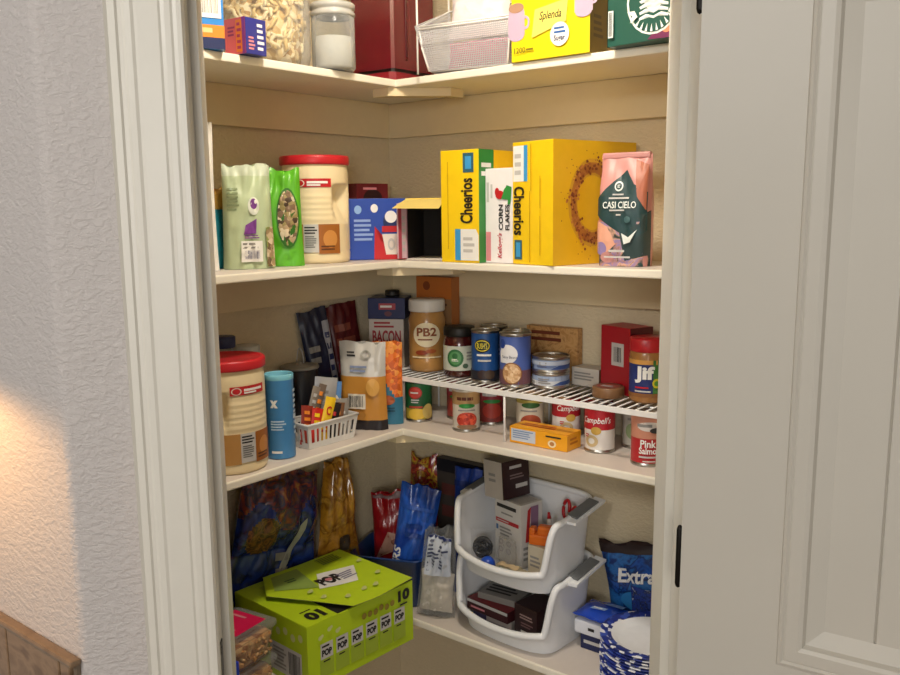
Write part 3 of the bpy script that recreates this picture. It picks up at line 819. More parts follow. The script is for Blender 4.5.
# blue paper canister, lid off
bt = mat('4a92cf', .4); btl = mat('7cc3d8', .35)
mb = MB(); lathe(mb, [(0, .001), (.0296, .001), (.0305, .003), (.0305, .176), (.0312, .178), (.0312, .1885), (.0298, .190), (.0288, .188), (.0286, .12), (0, .119)], [bt]*3 + [bt] + [btl]*4 + [mat('2b7f96', .5)], 40)
art(mb, cyl(.0305, .003, .176, -100, 100), [('p', [(.3, .66), (.36, .66), (.46, .76), (.40, .76)], W_), ('p', [(.40, .66), (.46, .66), (.36, .76), (.30, .76)], W_), ('l', .3, .36, .62, .5, 4, mat('b8d3ea')), ('l', .3, .05, .6, .11, 1, W_), ('l', .8, .28, .98, .9, 9, mat('bcd6ea')), ('r', .78, .5, .98, .56, mat('bcd6ea'))])
mb.v = [(x, y, z*.96) for x, y, z in mb.v]
thing('paper_canister', mb, 'tall blue open-topped paper canister next to the red-lidded canister', 'canister', (.193, -.581, C+E_), 50)
# black canister with a grey lid and wire loop
mb = MB(); lathe(mb, [(0, .001), (.040, .001), (.042, .004), (.042, .148), (.040, .15)], mat('191a22', .4), 36)
bc_ = thing('kitchen_canister', mb, 'black canister with a flat grey lid behind the white packet basket', 'canister', (.052, -.395, C+E_))
lp = MB(); lathe(lp, [(.041, .149), (.046, .15), (.0465, .154), (.044, .157), (.03, .158), (.008, .16), (.006, .166), (0, .167)], mat('8d8a82', .45), 36); part('lid', lp, bc_)
lp = MB(); tube(lp, [(.012*math.cos(t)-.0, .002, .163+.035*math.sin(t)) for t in [PI*i/10 for i in range(11)]], .0014, lgrey, 6); part('wire_loop', lp, bc_)

# plastic basket with stick packets
bwhite = mat('d9d7d2', .4)
L_, Wd, Hh = .152, .085, .056
def slotted_basket(L, Wd, H, m):
    mb = MB(); t = .0018
    def wallseg(p0, p1, q0, q1, n):                  # bottom edge p0-p1, top edge q0-q1, with n upright slots
        p0, p1, q0, q1 = map(Vector, (p0, p1, q0, q1))
        nrm = (p1-p0).cross(q0-p0).normalized()*t
        def pt(u, v): return (p0+(p1-p0)*u)*(1-v) + (q0+(q1-q0)*u)*v
        def slab(u0, u1, v0, v1):
            a = [pt(u0, v0), pt(u1, v0), pt(u1, v1), pt(u0, v1)]; b = [x-nrm for x in a]
            mb.add(a+b, [[0, 1, 2, 3], [7, 6, 5, 4], [0, 4, 5, 1], [1, 5, 6, 2], [2, 6, 7, 3], [3, 7, 4, 0]], m)
        slab(0, 1, 0, .22); slab(0, 1, .8, 1)
        w = 1/(n*2.0+1)
        x = 0
        slab(0, .06, .22, .8); slab(.94, 1, .22, .8)
        for i in range(n-1):
            c = .06 + .88*(i+1)/n; slab(c-.22*.88/n, c+.22*.88/n, .22, .8)
    a, b = L/2-.008, Wd/2-.007; A2, B2 = L/2, Wd/2
    wallseg((-a, -b, .001), (a, -b, .001), (-A2, -B2, H), (A2, -B2, H), 10)
    wallseg((a, -b, .001), (a, b, .001), (A2, -B2, H), (A2, B2, H), 5)
    wallseg((a, b, .001), (-a, b, .001), (A2, B2, H), (-A2, B2, H), 10)
    wallseg((-a, b, .001), (-a, -b, .001), (-A2, B2, H), (-A2, -B2, H), 5)
    box(mb, -a, a, -b, b, 0, .0025, m, 0)
    tube(mb, [(-A2, -B2, H), (A2, -B2, H), (A2, B2, H), (-A2, B2, H)], .003, m, 8, closed=True)
    return mb
BX, BY = .174, -.445
thing('plastic_basket', slotted_basket(L_, Wd, Hh, bwhite), 'small white slotted plastic basket of drink packets on the tins shelf', 'basket', (BX, BY, C+E_), 88)
def stick(x, y, w, h, m, items, rz, tilt, label, z=.006):
    h *= 1.22; mb = MB(); fr, bk = pouch(w, h, .008, int(x*900), 'pillow', .0012); bag_mesh(mb, fr, bk, m, 6, 12)
    if items: art(mb, fr, items, .0012, .0004)
    settle(thing('drink_packet', mb, label, 'packet', (BX+x, BY+y, C+z), rz, 'drink packets in the small white basket', tilt), C+.0035)
silver = mat('b9bcc2', .3, .5)
stick(.012, -.06, .03, .072, mat('8c2a1e', .4), [('l', .2, .4, .8, .9, 3, org)], 75, (-14, 12), 'dark red drink packet at the left end of the small white basket')
stick(.022, -.045, .028, .066, mat('c9271c', .4), [('l', .2, .5, .8, .9, 2, Y_)], 70, (-10, 14), 'bright red drink packet beside the yellow one in the basket')
stick(.026, -.026, .026, .085, mat('efc31c', .4), [('t', 'C', .25, .6, .7, .8, red, 0, .03), ('l', .2, .2, .8, .5, 3, red)], 68, (-6, 18), 'yellow drink packet leaning in the front of the small white basket')
stick(-.012, -.045, .02, .105, mat('8d8377', .4), [('l', .2, .2, .8, .9, 6, lgrey)], 75, (-4, 20), 'tall thin grey-brown stick packet leaning right in the basket')
stick(-.016, -.03, .02, .108, mat('75665a', .4), [('l', .2, .2, .8, .9, 5, org)], 72, (-4, 22), 'tall thin brown stick packet with an orange line in the basket')
stick(.022, .0, .03, .07, mat('231d1f', .4), [('l', .2, .4, .8, .8, 2, red)], 66, (-6, 16), 'black drink packet just right of the yellow one in the basket')
stick(.024, .02, .03, .068, mat('7a5236', .45), [('l', .2, .4, .8, .8, 2, tan)], 66, (-6, 10), 'brown drink packet near the right end of the small white basket')
stick(-.01, .008, .055, .112, silver, [('l', .2, .5, .8, .8, 3, grey), ('d', .55, .35, .16, .07, blue)], 62, (-10, 10), 'wide silver sachet standing at the back of the small white basket')
stick(-.012, .05, .035, .10, mat('5f8fc9', .35), [('d', .5, .6, .3, .15, W_), ('l', .2, .2, .8, .4, 2, W_)], 66, (-8, 6), 'light blue sachet at the back right of the small white basket')
stick(.018, .048, .032, .072, mat('a3a09a', .35, .4), [('l', .2, .3, .8, .7, 3, W_)], 66, (-6, 4), 'small grey sachet at the right end of the white basket')

# red-lidded jar behind the basket
mb = MB(); lathe(mb, [(0, .001), (.031, .001), (.033, .006), (.033, .115), (.03, .122)], mat('8c5a3a', .3), 30)
o = thing('spice_jar', mb, 'brown jar with a bright red lid behind the packet basket', 'jar', (.088, -.252, C+E_)); lp = MB(); lathe(lp, [(.033, .12), (.034, .122), (.034, .142), (.032, .145), (0, .145)], red, 30); part('lid', lp, o)

# leaning bags at the wall
def leaning(w, h, t, m, loc, rz, tilt, label, items=None, seed=1, mf=None, name='snack_bag', bottom='pillow', amp=.004, nuv=(20, 30), gap=.003, **kw):
    mb = MB(); fr, bk = pouch(w, h, t, seed, bottom, amp, **kw); bag_mesh(mb, fr, bk, m, nuv[0], nuv[1], mf)
    if items: art(mb, fr, items, .0015, .0005)
    return settle(thing(name, mb, label, 'bag', loc, rz, None, tilt), loc[2], gap)
leaning(.085, .28, .025, mat('1d2440', .35, bump=.4), (.040, -.292, C+E_), 78, (-5, -7), 'dark navy bag with a pale printed edge leaning left against the wall', [('r', .72, .05, .96, .88, mat('a9adb8')), ('l', .75, .2, .93, .8, 6, navy), ('l', .1, .5, .6, .7, 2, grey)], 51)
leaning(.10, .285, .03, mat('571219', .35, bump=.5), (.030, -.192, C+E_), 86, (-4, -5), 'dark red ridged bag against the wall behind the golden pouch', [('l', .1, .6, .8, .85, 2, mat('8a4a3a'))], 52)
# golden pouch
gold = mat('c58a3a', .35, bump=.2, bscale=30)
mbg = MB(); fr, bk = pouch(.125, .212, .055, 53, 'flat', .004, .05, topw=.96)
film2 = mat('c6c4be', .25, bump=.3, bscale=25)
bag_mesh(mbg, fr, bk, gold, 18, 26, lambda u, v: film2 if v > .63 else (mat('221d22', .4) if v < .12 and u > .25 else gold))
art(mbg, fr, [('l', .2, .83, .4, .9, 2, K_), ('d', .62, .86, .12, .05, mat('9a9890'), .6), ('l', .3, .66, .75, .75, 2, mat('8a97b8')), ('r', .26, .25, .64, .42, mat('d8d0c0')), ('b', .29, .27, .61, .40, K_), ('d', .42, .18, .22, .06, mat('b8803a')), ('d', .8, .5, .13, .1, mat('d9a450'))], .0018, .0006)
thing('snack_pouch', mbg, 'golden stand-up pouch with a clear upper part on the tins shelf', 'pouch', (.168, -.298, C+E_), 22)
mbg = MB(); fr, bk = pouch(.085, .205, .03, 54, 'flat', .003, .03)
orf = speckle('orange_crumb', ['e8782a', 'f09a3f', 'c95c1f'], 90, .5, bump=.3)
bag_mesh(mbg, fr, bk, orf, 14, 24, lambda u, v: orf if v > .45 + .12*math.sin(u*5) else mat('2f7390', .4))
art(mbg, fr, [('d', .55, .3, .25, .06, mat('b0582a')), ('l', .5, .15, .9, .22, 2, mat('1c4a60'))], .0015, .0005)
thing('snack_pouch', mbg, 'orange-topped teal pouch tucked behind the golden pouch', 'pouch', (.183, -.234, C+E_), 32)

# bacon box and navy box on it
carton('food_box', .092, .085, .243, mat('d4ccc4', .5), {
    'front': [('t', 'BACON', .1, .74, .92, .88, mat('a8303a'), 0, .03), ('l', .15, .9, .8, .98, 2, mat('a8303a')), ('d', .5, .4, .42, .22, mat('2a3550'), .8), ('d', .5, .36, .35, .17, mat('8d4a3a'))],
    'left': [('l', .1, .78, .9, .95, 3, mat('8e3a3a')), ('d', .3, .6, .08, .03, K_), ('d', .6, .6, .08, .03, K_), ('l', .1, .1, .9, .5, 8, grey)]},
    'tall white box with red BACON lettering in the back corner', 'box', (.074, -.096, C+E_), 30)
carton('food_box', .098, .088, .054, mat('1d2a5e', .4), {'front': [('r', .3, .45, .75, .75, mat('b04550')), ('l', .34, .5, .72, .7, 1, W_), ('d', .55, .25, .1, .12, mat('6a3a4a'))], 'left': [('l', .5, .15, .95, .35, 1, lgrey)]},
       'navy blue box lying on top of the white bacon box', 'box', (.076, -.096, C+.2445), 30)
mb = MB(); lathe(mb, [(0, 0), (.018, 0), (.019, .002), (.019, .014), (.017, .016), (0, .016)], BLACK(), 24)
lathe(mb, [(.019, .003), (.0194, .004), (.0194, .006), (.019, .007)], mat('33302c', .5), 24)
thing('black_cap', mb, 'small round black cap lying on the navy box', 'tin', (.076, -.085, C+.299))  # loose black bottle cap resting on the navy box

# ================================================================== WIRE RISER AND TINS
RK = C + .118
mb = MB(); rx0, rx1, ry0, ry1 = .14, 1.0, -.203, -.012
rb_ = MB(); box(rb_, rx0, rx1, ry0-.003, ry0+.0012, -.0125, -.0002, wire, .001)
tube(rb_, [(rx0, ry1, -.003), (rx1, ry1, -.003)], .0028, wire, 8); tube(rb_, [(rx0, ry0, -.003), (rx0, ry1, -.003)], .0028, wire, 8); tube(rb_, [(rx1, ry0, -.003), (rx1, ry1, -.003)], .0028, wire, 8)
rs = thing('wire_riser', rb_,
           'long white wire riser shelf standing on the tins shelf', 'wire shelf', (0, 0, RK))
n = 40
for i in range(n):
    x = rx0 + (rx1-rx0)*(i+.5)/n
    wb = MB(); tube(wb, [(x, ry0, -.0019), (x, ry1, -.0019)], .0016, wire, 6); part('cross_wire', wb, rs)
for x in (rx0+.03, .517, rx1-.03):
    lb = MB(); tube(lb, [(x, ry0, -.006), (x, ry0, -.1178)], .0027, wire, 8); part('leg', lb, rs); lb = MB(); tube(lb, [(x, ry1, -.004), (x, ry1, -.1178)], .0027, wire, 8); part('leg', lb, rs)
RK += .0006
# peanut powder jar
mb = MB(); pr = .0475
lathe(mb, [(0, .001), (pr*.9, .001), (pr, .007), (pr, .03), (pr*.985, .034), (pr*.985, .118), (pr, .122), (pr, .13), (pr*.9, .145), (pr*.86, .15), (pr*.86, .158)], mat('b98a4e', .25, coat=.3), 40)
o = thing('powder_jar', mb, 'tan jar with a white lid on the left end of the wire riser', 'jar', (.209, -.103, RK), 38)
lb = MB(); art(lb, cyl(pr, .034, .12, -80, 80), [('d', .5, .72, .27, .36, mat('efe4c4')), ('p', [(.24, .66), (.76, .66), (.6, .42), (.4, .42)], mat('efe4c4')), ('t', 'PB2', .31, .68, .69, .93, mat('8c4a22'), 0, .03), ('l', .33, .54, .67, .62, 1, mat('8c4a22')), ('d', .4, .2, .12, .07, mat('8c3a1c')), ('d', .58, .24, .1, .06, mat('a85526')), ('l', .2, .02, .8, .1, 1, mat('e8d8b0'))]); part('label', lb, o)
lp = MB(); lathe(lp, [(pr*.93, .152), (pr*.96, .153), (pr*.97, .156), (pr*.97, .178), (pr*.93, .182), (0, .182)], mat('e4e1da', .4), 40); part('lid', lp, o)
carton('cracker_box', .115, .034, .233, mat('b06a33', .5), {
    'front': [('r', 0, .76, 1, 1, mat('c2702f')), ('r', 0, 0, 1, .76, mat('9a7550')), ('l', .1, .55, .9, .72, 4, mat('5a3a22')), ('l', .1, .1, .9, .5, 6, mat('6d5138')), ('d', .3, .9, .1, .05, mat('8a4520'))],
    'left': [('r', 0, 0, 1, 1, mat('7d4522'))]},
    'tall orange-brown cracker box at the back behind the white-lidded jar', 'box', (.192, -.0368, RK), 1)
# dark jar with pale label
mb = MB(); jr = .0395
lathe(mb, [(0, .001), (jr*.88, .001), (jr, .007), (jr, .082), (jr*.93, .094), (jr*.84, .099), (jr*.84, .102)], mat('4a1512', .2, coat=.5), 36)
o = thing('preserve_jar', mb, 'dark red jar with a black lid and pale green-badged label', 'jar', (.324, -.118, RK), 38)
lb = MB(); art(lb, cyl(jr+.0003, .018, .078, -100, 100), [('r', 0, 0, 1, 1, mat('c6cbbd')), ('d', .42, .52, .15, .36, mat('2c6a3a')), ('d', .42, .52, .11, .27, mat('57915a')), ('d', .42, .6, .05, .12, mat('2c6a3a')), ('l', .36, .38, .48, .5, 2, W_), ('d', .6, .2, .05, .1, mat('47604c')), ('l', .62, .4, .9, .8, 3, grey)]); part('label', lb, o)
lp = MB(); lathe(lp, [(jr*.93, .1), (jr*.97, .101), (jr*.98, .104), (jr*.98, .118), (jr*.94, .122), (0, .1215)], BLACK(), 36); part('lid', lp, o)
G_T = 'tins on the wire riser'
can('food_can', .0335, .124, mat('1f4f8f', .4), [('d', .44, .74, .16, .15, mat('1a1a1a')), ('d', .44, .74, .145, .12, mat('e2cf3a')), ('d', .44, .74, .13, .1, mat('1c2a1c')), ('t', "BUSH'S", .345, .68, .535, .8, mat('e8d94a'), 0, .004), ('l', .34, .5, .66, .58, 1, W_), ('l', .36, .38, .64, .46, 1, lgrey), ('r', .0, .0, 1, .2, mat('23252f')), ('d', .45, .12, .1, .1, mat('3a2a2a')), ('d', .58, .12, .1, .1, mat('4a3a30'))],
    'blue bean tin with a dark yellow-lettered badge, left of the navy beans tin', 'tin', (.4145, -.135, RK), 36, G_T)
can('food_can', .0372, .124, mat('4a62ac', .4), [('r', 0, 0, 1, .3, mat('6f4a55')), ('d', .36, .64, .17, .2, mat('e6e6ea')), ('r', .2, .45, .36, .62, mat('e6e6ea')), ('d', .26, .85, .06, .1, mat('1f3f8a')), ('t', 'Navy Beans', .26, .53, .52, .61, mat('2a3050'), 0, .0), ('d', .43, .24, .17, .23, mat('8a5a36')), ('d', .43, .24, .155, .205, speckle('beans', ['d9b48a', 'e8caa2', 'b98a5c', 'c79e70'], 150))],
    'blue Navy Beans tin with a bowl of beans on its label', 'tin', (.502, -.137, RK), 36, G_T)
can('food_can', .0335, .118, mat('26385f', .4), [('r', 0, .75, 1, 1, mat('2f4f7f')), ('l', .3, .4, .7, .7, 3, Y_)], 'dark blue tin with yellow print behind the navy beans tin', 'tin', (.461, -.071, RK), 50, G_T)
can('food_can', .0335, .124, mat('2c2a2c', .4), [('l', .3, .4, .7, .7, 3, lgrey)], 'dark tin hidden behind the blue bean tin on the riser', 'tin', (.388, -.062, RK), 36, G_T)
tun = [('r', 0, .55, 1, .95, mat('9fb0cc')), ('r', 0, 0, 1, .5, mat('c9ced6')), ('r', .1, .05, .24, .5, W_), ('b', .11, .08, .23, .45, K_), ('p', [(.5, .05), (.95, .05), (.9, .55), (.62, .45)], mat('3a5490')), ('l', .3, .2, .48, .8, 3, grey)]
can('tuna_can', .0435, .036, mat('8fa2c4', .4), tun, 'lower of the two stacked flat blue fish tins', 'tin', (.574, -.098, RK), 36, 'flat fish tins on the riser')
can('tuna_can', .0435, .036, mat('8fa2c4', .4), tun[::-1][:3] + [('r', 0, .5, 1, .9, mat('b9c4d6')), ('l', .3, .2, .7, .45, 2, mat('3a5490'))], 'upper of the two stacked flat blue fish tins', 'tin', (.574, -.098, RK+.0365), 30, 'flat fish tins on the riser')
carton('cracker_box', .14, .024, .125, speckle('cracker_print', ['a8763f', 'c79a62', '8d5c2e'], 40, .5, 'noise', .1), {'front': [('l', .1, .7, .9, .95, 2, mat('6a2f1c')), ('l', .05, .1, .9, .5, 3, mat('7d5230'))], 'top': [('r', .0, 0, 1, 1, mat('b98a55'))]}, 'tan cracker box standing at the back behind the flat tins', 'box', (.533, -.017, RK), 1)
carton('small_box', .075, .042, .042, mat('c9c4bc', .5), {'front': [('l', .1, .3, .9, .8, 3, grey)], 'right': [('r', 0, 0, 1, 1, mat('7d5a3a'))]}, 'small white box lying between the flat tins and the red box', 'box', (.645, -.04, RK), -6)
carton('food_box', .092, .066, .148, mat('a81a24', .42), {
    'front': [('r', .38, .42, .8, .76, lgrey), ('b', .46, .48, .72, .7, K_)],
    'right': [('r', 0, .55, 1, 1, mat('5e161c')), ('l', .15, .7, .9, .9, 2, lgrey)]},
    'tall red box with a square bar code label behind the peanut butter', 'box', (.744, -.058, RK), -20)
mb = MB(); qr = .0345
lathe(mb, [(0, .001), (qr*.95, .001), (qr, .004), (qr, .021), (qr*.97, .0235), (qr*.7, .024), (qr*.66, .0226), (0, .0226)], [mat('7d5a3a', .4)]*4 + [mat('6a4a36', .4)] + [mat('8a4a3e', .4)]*2, 32)
art(mb, lambda u, v, o: (-qr*.6+u*qr*1.2, -qr*.6+v*qr*1.2, .0228+o), [('l', .1, .3, .9, .7, 2, lgrey)])
thing('paste_tin', mb, 'small flat brown and red tin in front of the red box', 'tin', (.738, -.128, RK))
mb = MB(); lathe(mb, [(0, .001), (.036, .001), (.0385, .006), (.0385, .10), (.036, .108), (.034, .112)], mat('a8743c', .35, coat=.3), 36)
o = thing('peanut_butter_jar', mb, 'peanut butter jar with red lid beside the door jamb', 'jar', (.822, -.112, RK), 30)
lb = MB(); art(lb, cyl(.0386, .014, .092, -110, 110), [('r', 0, 0, 1, 1, mat('23306e')), ('r', .55, 0, 1, 1, mat('3f7d3c')), ('r', 0, .88, 1, 1, mat('d9a050')), ('t', 'Jif', .29, .38, .57, .84, W_, 0, .045), ('r', 0, 0, 1, .1, mat('8a5a30')), ('l', .3, .22, .52, .3, 1, red), ('d', .6, .38, .06, .13, mat('d6c92e')), ('d', .6, .38, .035, .07, mat('5a9a3a')), ('l', .3, .12, .55, .2, 1, lgrey)]); part('label', lb, o)
lp = MB(); lathe(lp, [(.0365, .107), (.0385, .108), (.039, .111), (.039, .133), (.037, .136), (0, .136)], mat('c5202a', .35), 36); part('lid', lp, o)

# below the riser
G_B = 'tins under the wire riser'
cornart = [('r', 0, .28, 1, 1, mat('1f5a34')), ('r', 0, .93, 1, 1, mat('15351f')), ('d', .42, .7, .14, .16, mat('a82a2a')), ('d', .42, .7, .12, .13, mat('c8453a')), ('l', .33, .66, .51, .74, 1, W_), ('l', .34, .42, .52, .54, 2, lgrey), ('d', .45, .14, .17, .15, mat('d8b43f')), ('d', .68, .2, .12, .2, mat('cdb468')), ('r', .3, .3, .56, .35, mat('b23a2e'))]
can('food_can', .034, .11, mat('b8a23f', .45), cornart, 'green vegetable tin with a red oval badge under the riser', 'tin', (.222, -.156, C+E_), 42, G_B)
tomart = [('r', 0, .62, 1, .95, mat('a8875a')), ('l', .3, .7, .7, .86, 1, mat('5a2a1c')), ('d', .5, .6, .16, .06, grn), ('l', .33, .45, .67, .52, 1, grey), ('d', .5, .24, .2, .2, mat('b8402e')), ('d', .5, .24, .17, .16, speckle('tomato', ['b83a2a', 'd4553a', '96281e'], 150, bump=0)), ('d', .5, .06, .2, .06, mat('8a6a50'))]
can('food_can', .0335, .108, mat('cfc8bb', .45), tomart, 'white tomato tin with a red bowl picture, foremost under the riser', 'tin', (.379, -.165, C+E_), 40, G_B)
redart = [('r', 0, .55, 1, .9, mat('94303a')), ('d', .5, .3, .2, .2, mat('a83a2e')), ('l', .3, .65, .7, .8, 1, lgrey), ('d', .5, .55, .18, .05, grn)]
can('food_can', .0335, .108, mat('8f3a34', .45), redart, 'red tin at the back between the green and the tomato tins', 'tin', (.292, -.078, C+E_), 30, G_B)
can('food_can', .0335, .108, mat('7d2e2a', .45), redart, 'red tin in the shade just right of the tomato tin', 'tin', (.388, -.075, C+E_), 40, G_B)
can('food_can', .0335, .108, mat('cfc8b6', .45), [('r', 0, .72, 1, .97, mat('a89a4a')), ('l', .3, .78, .7, .9, 1, mat('4a3a1c')), ('d', .5, .68, .18, .07, mat('2c5a2c')), ('d', .5, .25, .2, .2, mat('a84a2e')), ('l', .3, .5, .7, .58, 1, grey)], 'yellow and green topped tin behind the yellow packet box', 'tin', (.519, -.100, C+E_), 36, G_B)
soup = lambda: [('r', 0, .5, 1, 1, mat('b01e2a')), ('t', "Campbell's", .24, .62, .76, .82, W_, 0, .01, .25), ('d', .5, .48, .09, .1, mat('c8a24a')), ('d', .42, .22, .12, .15, mat('c9b184'), .5), ('l', .3, .3, .38, .4, 2, red)]
can('soup_can', .0335, .102, mat('e4e0da', .45), soup(), 'red and white soup tin beside the yellow packet box', 'tin', (.724, -.138, C+E_), 14, 'red and white soup tins')
can('soup_can', .0335, .1, mat('e4e0da', .45), soup(), 'red and white soup tin directly behind the yellow packet box', 'tin', (.602, -.075, C+E_), 50, 'red and white soup tins')
can('soup_can', .0335, .1, mat('9c2630', .45), [('r', 0, .4, 1, 1, mat('8a1822'))], 'plain dark red tin behind the right end of the yellow box', 'tin', (.672, -.048, C+E_), 36, 'red and white soup tins')
can('food_can', .0335, .085, mat('b9b4a9', .45), [('d', .4, .45, .14, .25, mat('8a9a72')), ('l', .3, .75, .7, .9, 1, grey)], 'short grey tin between the soup tin and the pink salmon tin', 'tin', (.775, -.06, C+E_), 30, G_B)
can('food_can', .0345, .112, mat('b3262c', .42), [('r', 0, .52, 1, 1, mat('c98a72')), ('d', .5, .78, .2, .1, mat('d9d2cc')), ('l', .3, .74, .6, .86, 1, grey), ('d', .6, .7, .1, .06, mat('3a3a3a')), ('t', 'Pink', .36, .34, .6, .5, W_, 0, .025), ('t', 'Salmon', .34, .2, .66, .34, W_, 0, .025), ('l', .34, .1, .66, .17, 1, lgrey), ('l', .4, .02, .62, .07, 1, lgrey)],
    'red Pink Salmon tin next to the door jamb under the riser', 'tin', (.850, -.166, C+E_), 32, G_B)
carton('packet_box', .15, .06, .037, mat('eaa21e', .42), {
    'front': [('r', .03, .15, .46, .9, mat('c6cdd8')), ('l', .06, .3, .43, .85, 4, mat('7d93b8')), ('l', .64, .68, .9, .85, 1, K_), ('d', .75, .35, .07, .22, cream), ('d', .75, .35, .04, .13, tan)],
    'top': [('r', 0, 0, 1, 1, mat('f0a92c')), ('l', .1, .3, .9, .8, 2, mat('c9551f'))], 'right': [('l', .2, .3, .8, .8, 2, mat('b86a10'))]},
    'yellow-orange packet box lying at the shelf edge under the riser', 'box', (.604, -.170, C+E_), 0)

# ================================================================== LOWEST SHELF, LEFT RUN
lime2 = mat('b4d020', .4, var=.03); limed = mat('8fa818', .42, var=.03); popd = mat('c7cf8a', .5)
PW, PD, PH = .312, .262, .150
mb = MB(); t = .002
pop_items = []
for i in range(6):
    u = .10+.137*i
    pop_items += [('r', u, .14, u+.122, .42, mat('9db336')), ('r', u+.008, .42, u+.116, .66, lgrey), ('l', u+.02, .58, u+.1, .64, 1, K_), ('t', 'POP', u+.018, .46, u+.106, .565, K_, 0, .06), ('l', u+.03, .36, u+.095, .40, 1, K_)]
rp = random.Random(9)
for i in range(6): pop_items.append(('d', .5+.055*i, .80+.01*rp.uniform(-2, 2), .022, .05, mat('8a7a2a')))
for u, v in ((.1, .78), (.18, .86), (.25, .78)): pop_items += [('d', u, v, .018, .035, popd), ('d', u+.016, v+.02, .012, .025, popd)]
pop_items += [('t', '10', .83, .76, .95, .95, K_, 0, .06), ('l', .85, .68, .93, .73, 1, K_)]
box(mb, -PW/2, PW/2, -PD/2, PD/2, 0, PH-.004, lime2, .001)
pc = thing('popcorn_box', mb, 'large lime green popcorn box with its lid panel torn up, on the lowest shelf', 'box', (.199, -.476, D+E_), 86)
pm = MB(); art(pm, face(PW, PD, PH-.004, 'front'), pop_items); art(pm, face(PW, PD, PH-.004, 'left'), [('r', .5, .1, .92, .55, lgrey), ('l', .54, .15, .72, .5, 6, grey), ('b', .75, .15, .9, .5, K_)] + [('d', .62+.1*i, .75+.05*(i % 2), .03, .06, popd) for i in range(4)])
part('printing', pm, pc)
# top: left flap strip, dark slit, and the lifted centre flap
fm = MB(); zt = PH-.0035
box(fm, -PW/2, -PW/2+.085, -PD/2, PD/2, zt, zt+.0015, lime2, .0005)
tf = lambda x0, x1, y0, y1, z: (lambda u, v, o: (x0+(x1-x0)*u, y0+(y1-y0)*v, z+o))
art(fm, tf(-PW/2, -PW/2+.085, -PD/2, PD/2, zt+.0015), [('t', '10', .3, .05, .82, .2, K_, 180, .06), ('l', .35, .22, .75, .25, 1, K_), ('r', .55, .45, .97, .9, mat('9fb83e'))])
part('top_flap', fm, pc)
fm = MB(); box(fm, -PW/2+.085, PW/2, -PD/2+.004, PD/2, zt-.001, zt+.0002, mat('14140c', .8), 0); part('dark_slit', fm, pc)
fm = MB()
def lidsurf(u, v, o):                                # follows the lifted flap
    x = -PW/2+PW*u; y = -PD/2+PD*v
    lift = max(0, (.02-x)/.17)*.012*(1-v*.55) + .003
    return (x, y, zt+.0035+lift+o)
lo_ = [(.25, 1), (1, 1), (1, 0), (.65, -.045), (.38, -.045), (.06, .63)]
art(fm, lidsurf, [('p', lo_, mat('c0dc26', .4, var=.03))], 0, 0)
art(fm, lidsurf, [('p', lo_, mat('a9b08a', .5))], -.0012, 0)
art(fm, lidsurf, [('p', [(.15, .66), (.28, .93), (.52, .93), (.42, .45)], mat('93ad52')), ('p', [(.40, .42), (.56, .70), (.86, .60), (.70, .32)], W_), ('t', 'POP', .46, .44, .66, .60, K_, 0, .06), ('d', .56, .53, .03, .03, pink), ('l', .64, .42, .79, .56, 4, mat('7d7a9a')), ('l', .3, .7, .4, .78, 2, mat('3c5a2a')), ('l', .7, .8, .93, .95, 5, mat('6d8a1c'))]
    + [q_ for (u, v) in ((.32, .25), (.45, .12), (.62, .14), (.88, .3), (.93, .62), (.72, .12), (.3, .4)) for q_ in (('d', u, v, .024, .022, popd), ('d', u+.02, v+.02, .016, .018, popd))], .0012)
part('lifted_flap', fm, pc, 'lifted lime flap')

# snack bags against the wall behind the box
chips = speckle('chips', ['6d4522', '3a2416', '8d5f2c', '241a1c', 'a5743a'], 30, .3, 'noise', .4, .4)
darkbag = speckle('dark_foil', ['1a2450', '24409a', '151c44', '3350a8'], 9, .25, 'noise', .3, .5)
crumple = speckle('crumpled_foil', ['2a1c1a', '6d3a1c', '1a2048', '8a2f22', 'b0843a'], 22, .28, 'noise', .6, .4)
leaning(.30, .375, .085, darkbag, (.024, -.520, D+E_), 86, (0, 8), 'large dark blue foil snack bag with a crumpled brown top behind the popcorn box',
        [('p', [(.42, .18), (.52, .22), (.8, .62), (.78, .70), (.70, .62)], mat('a9aaa0')), ('l', .5, .3, .7, .5, 2, grey)], 61,
        lambda u, v: crumple if v > .74 + .1*math.sin(u*9) else (chips if (u-.25)**2*5+(v-.62)**2*9 < .14 else darkbag), amp=.012, topw=.72, nuv=(48, 70), gap=.004, lean=-.012, tprof=lambda v: .14 if v < .5 else (.14+.76*math.sin((v-.5)/.5*PI)**.7 if v < .97 else .1))
leaning(.13, .33, .05, mat('1a2038', .25, bump=.5), (.050, -.690, D+E_), 66, (-3, -4), 'dark foil bag half hidden behind the left door jamb', [('r', .2, .1, .8, .5, mat('565d6a'))], 62, lambda u, v: mat('232a20', .3) if v > .6 else mat('1a2038', .25, bump=.5), amp=.01)
amber = speckle('amber_film', ['a56f1e', 'c98f2e', '8a5716', 'd8a548'], 16, .18, 'noise', .5, .6)
leaning(.165, .372, .07, amber, (.026, -.297, D+E_), 78, (-3, 2), 'golden see-through bag narrowing to its top behind the popcorn box', [('d', .62, .42, .16, .06, mat('4a3d30')), ('l', .5, .25, .9, .34, 3, mat('2a2018'))], 63, lambda u, v: mat('8d7038', .2, coat=.5, bump=.5) if v < .36 else amber, amp=.011, topw=.42, tprof=lambda v: .22 if v < .46 else .22+.78*math.sin(min(1, (v-.46)/.54)*PI)**.8)

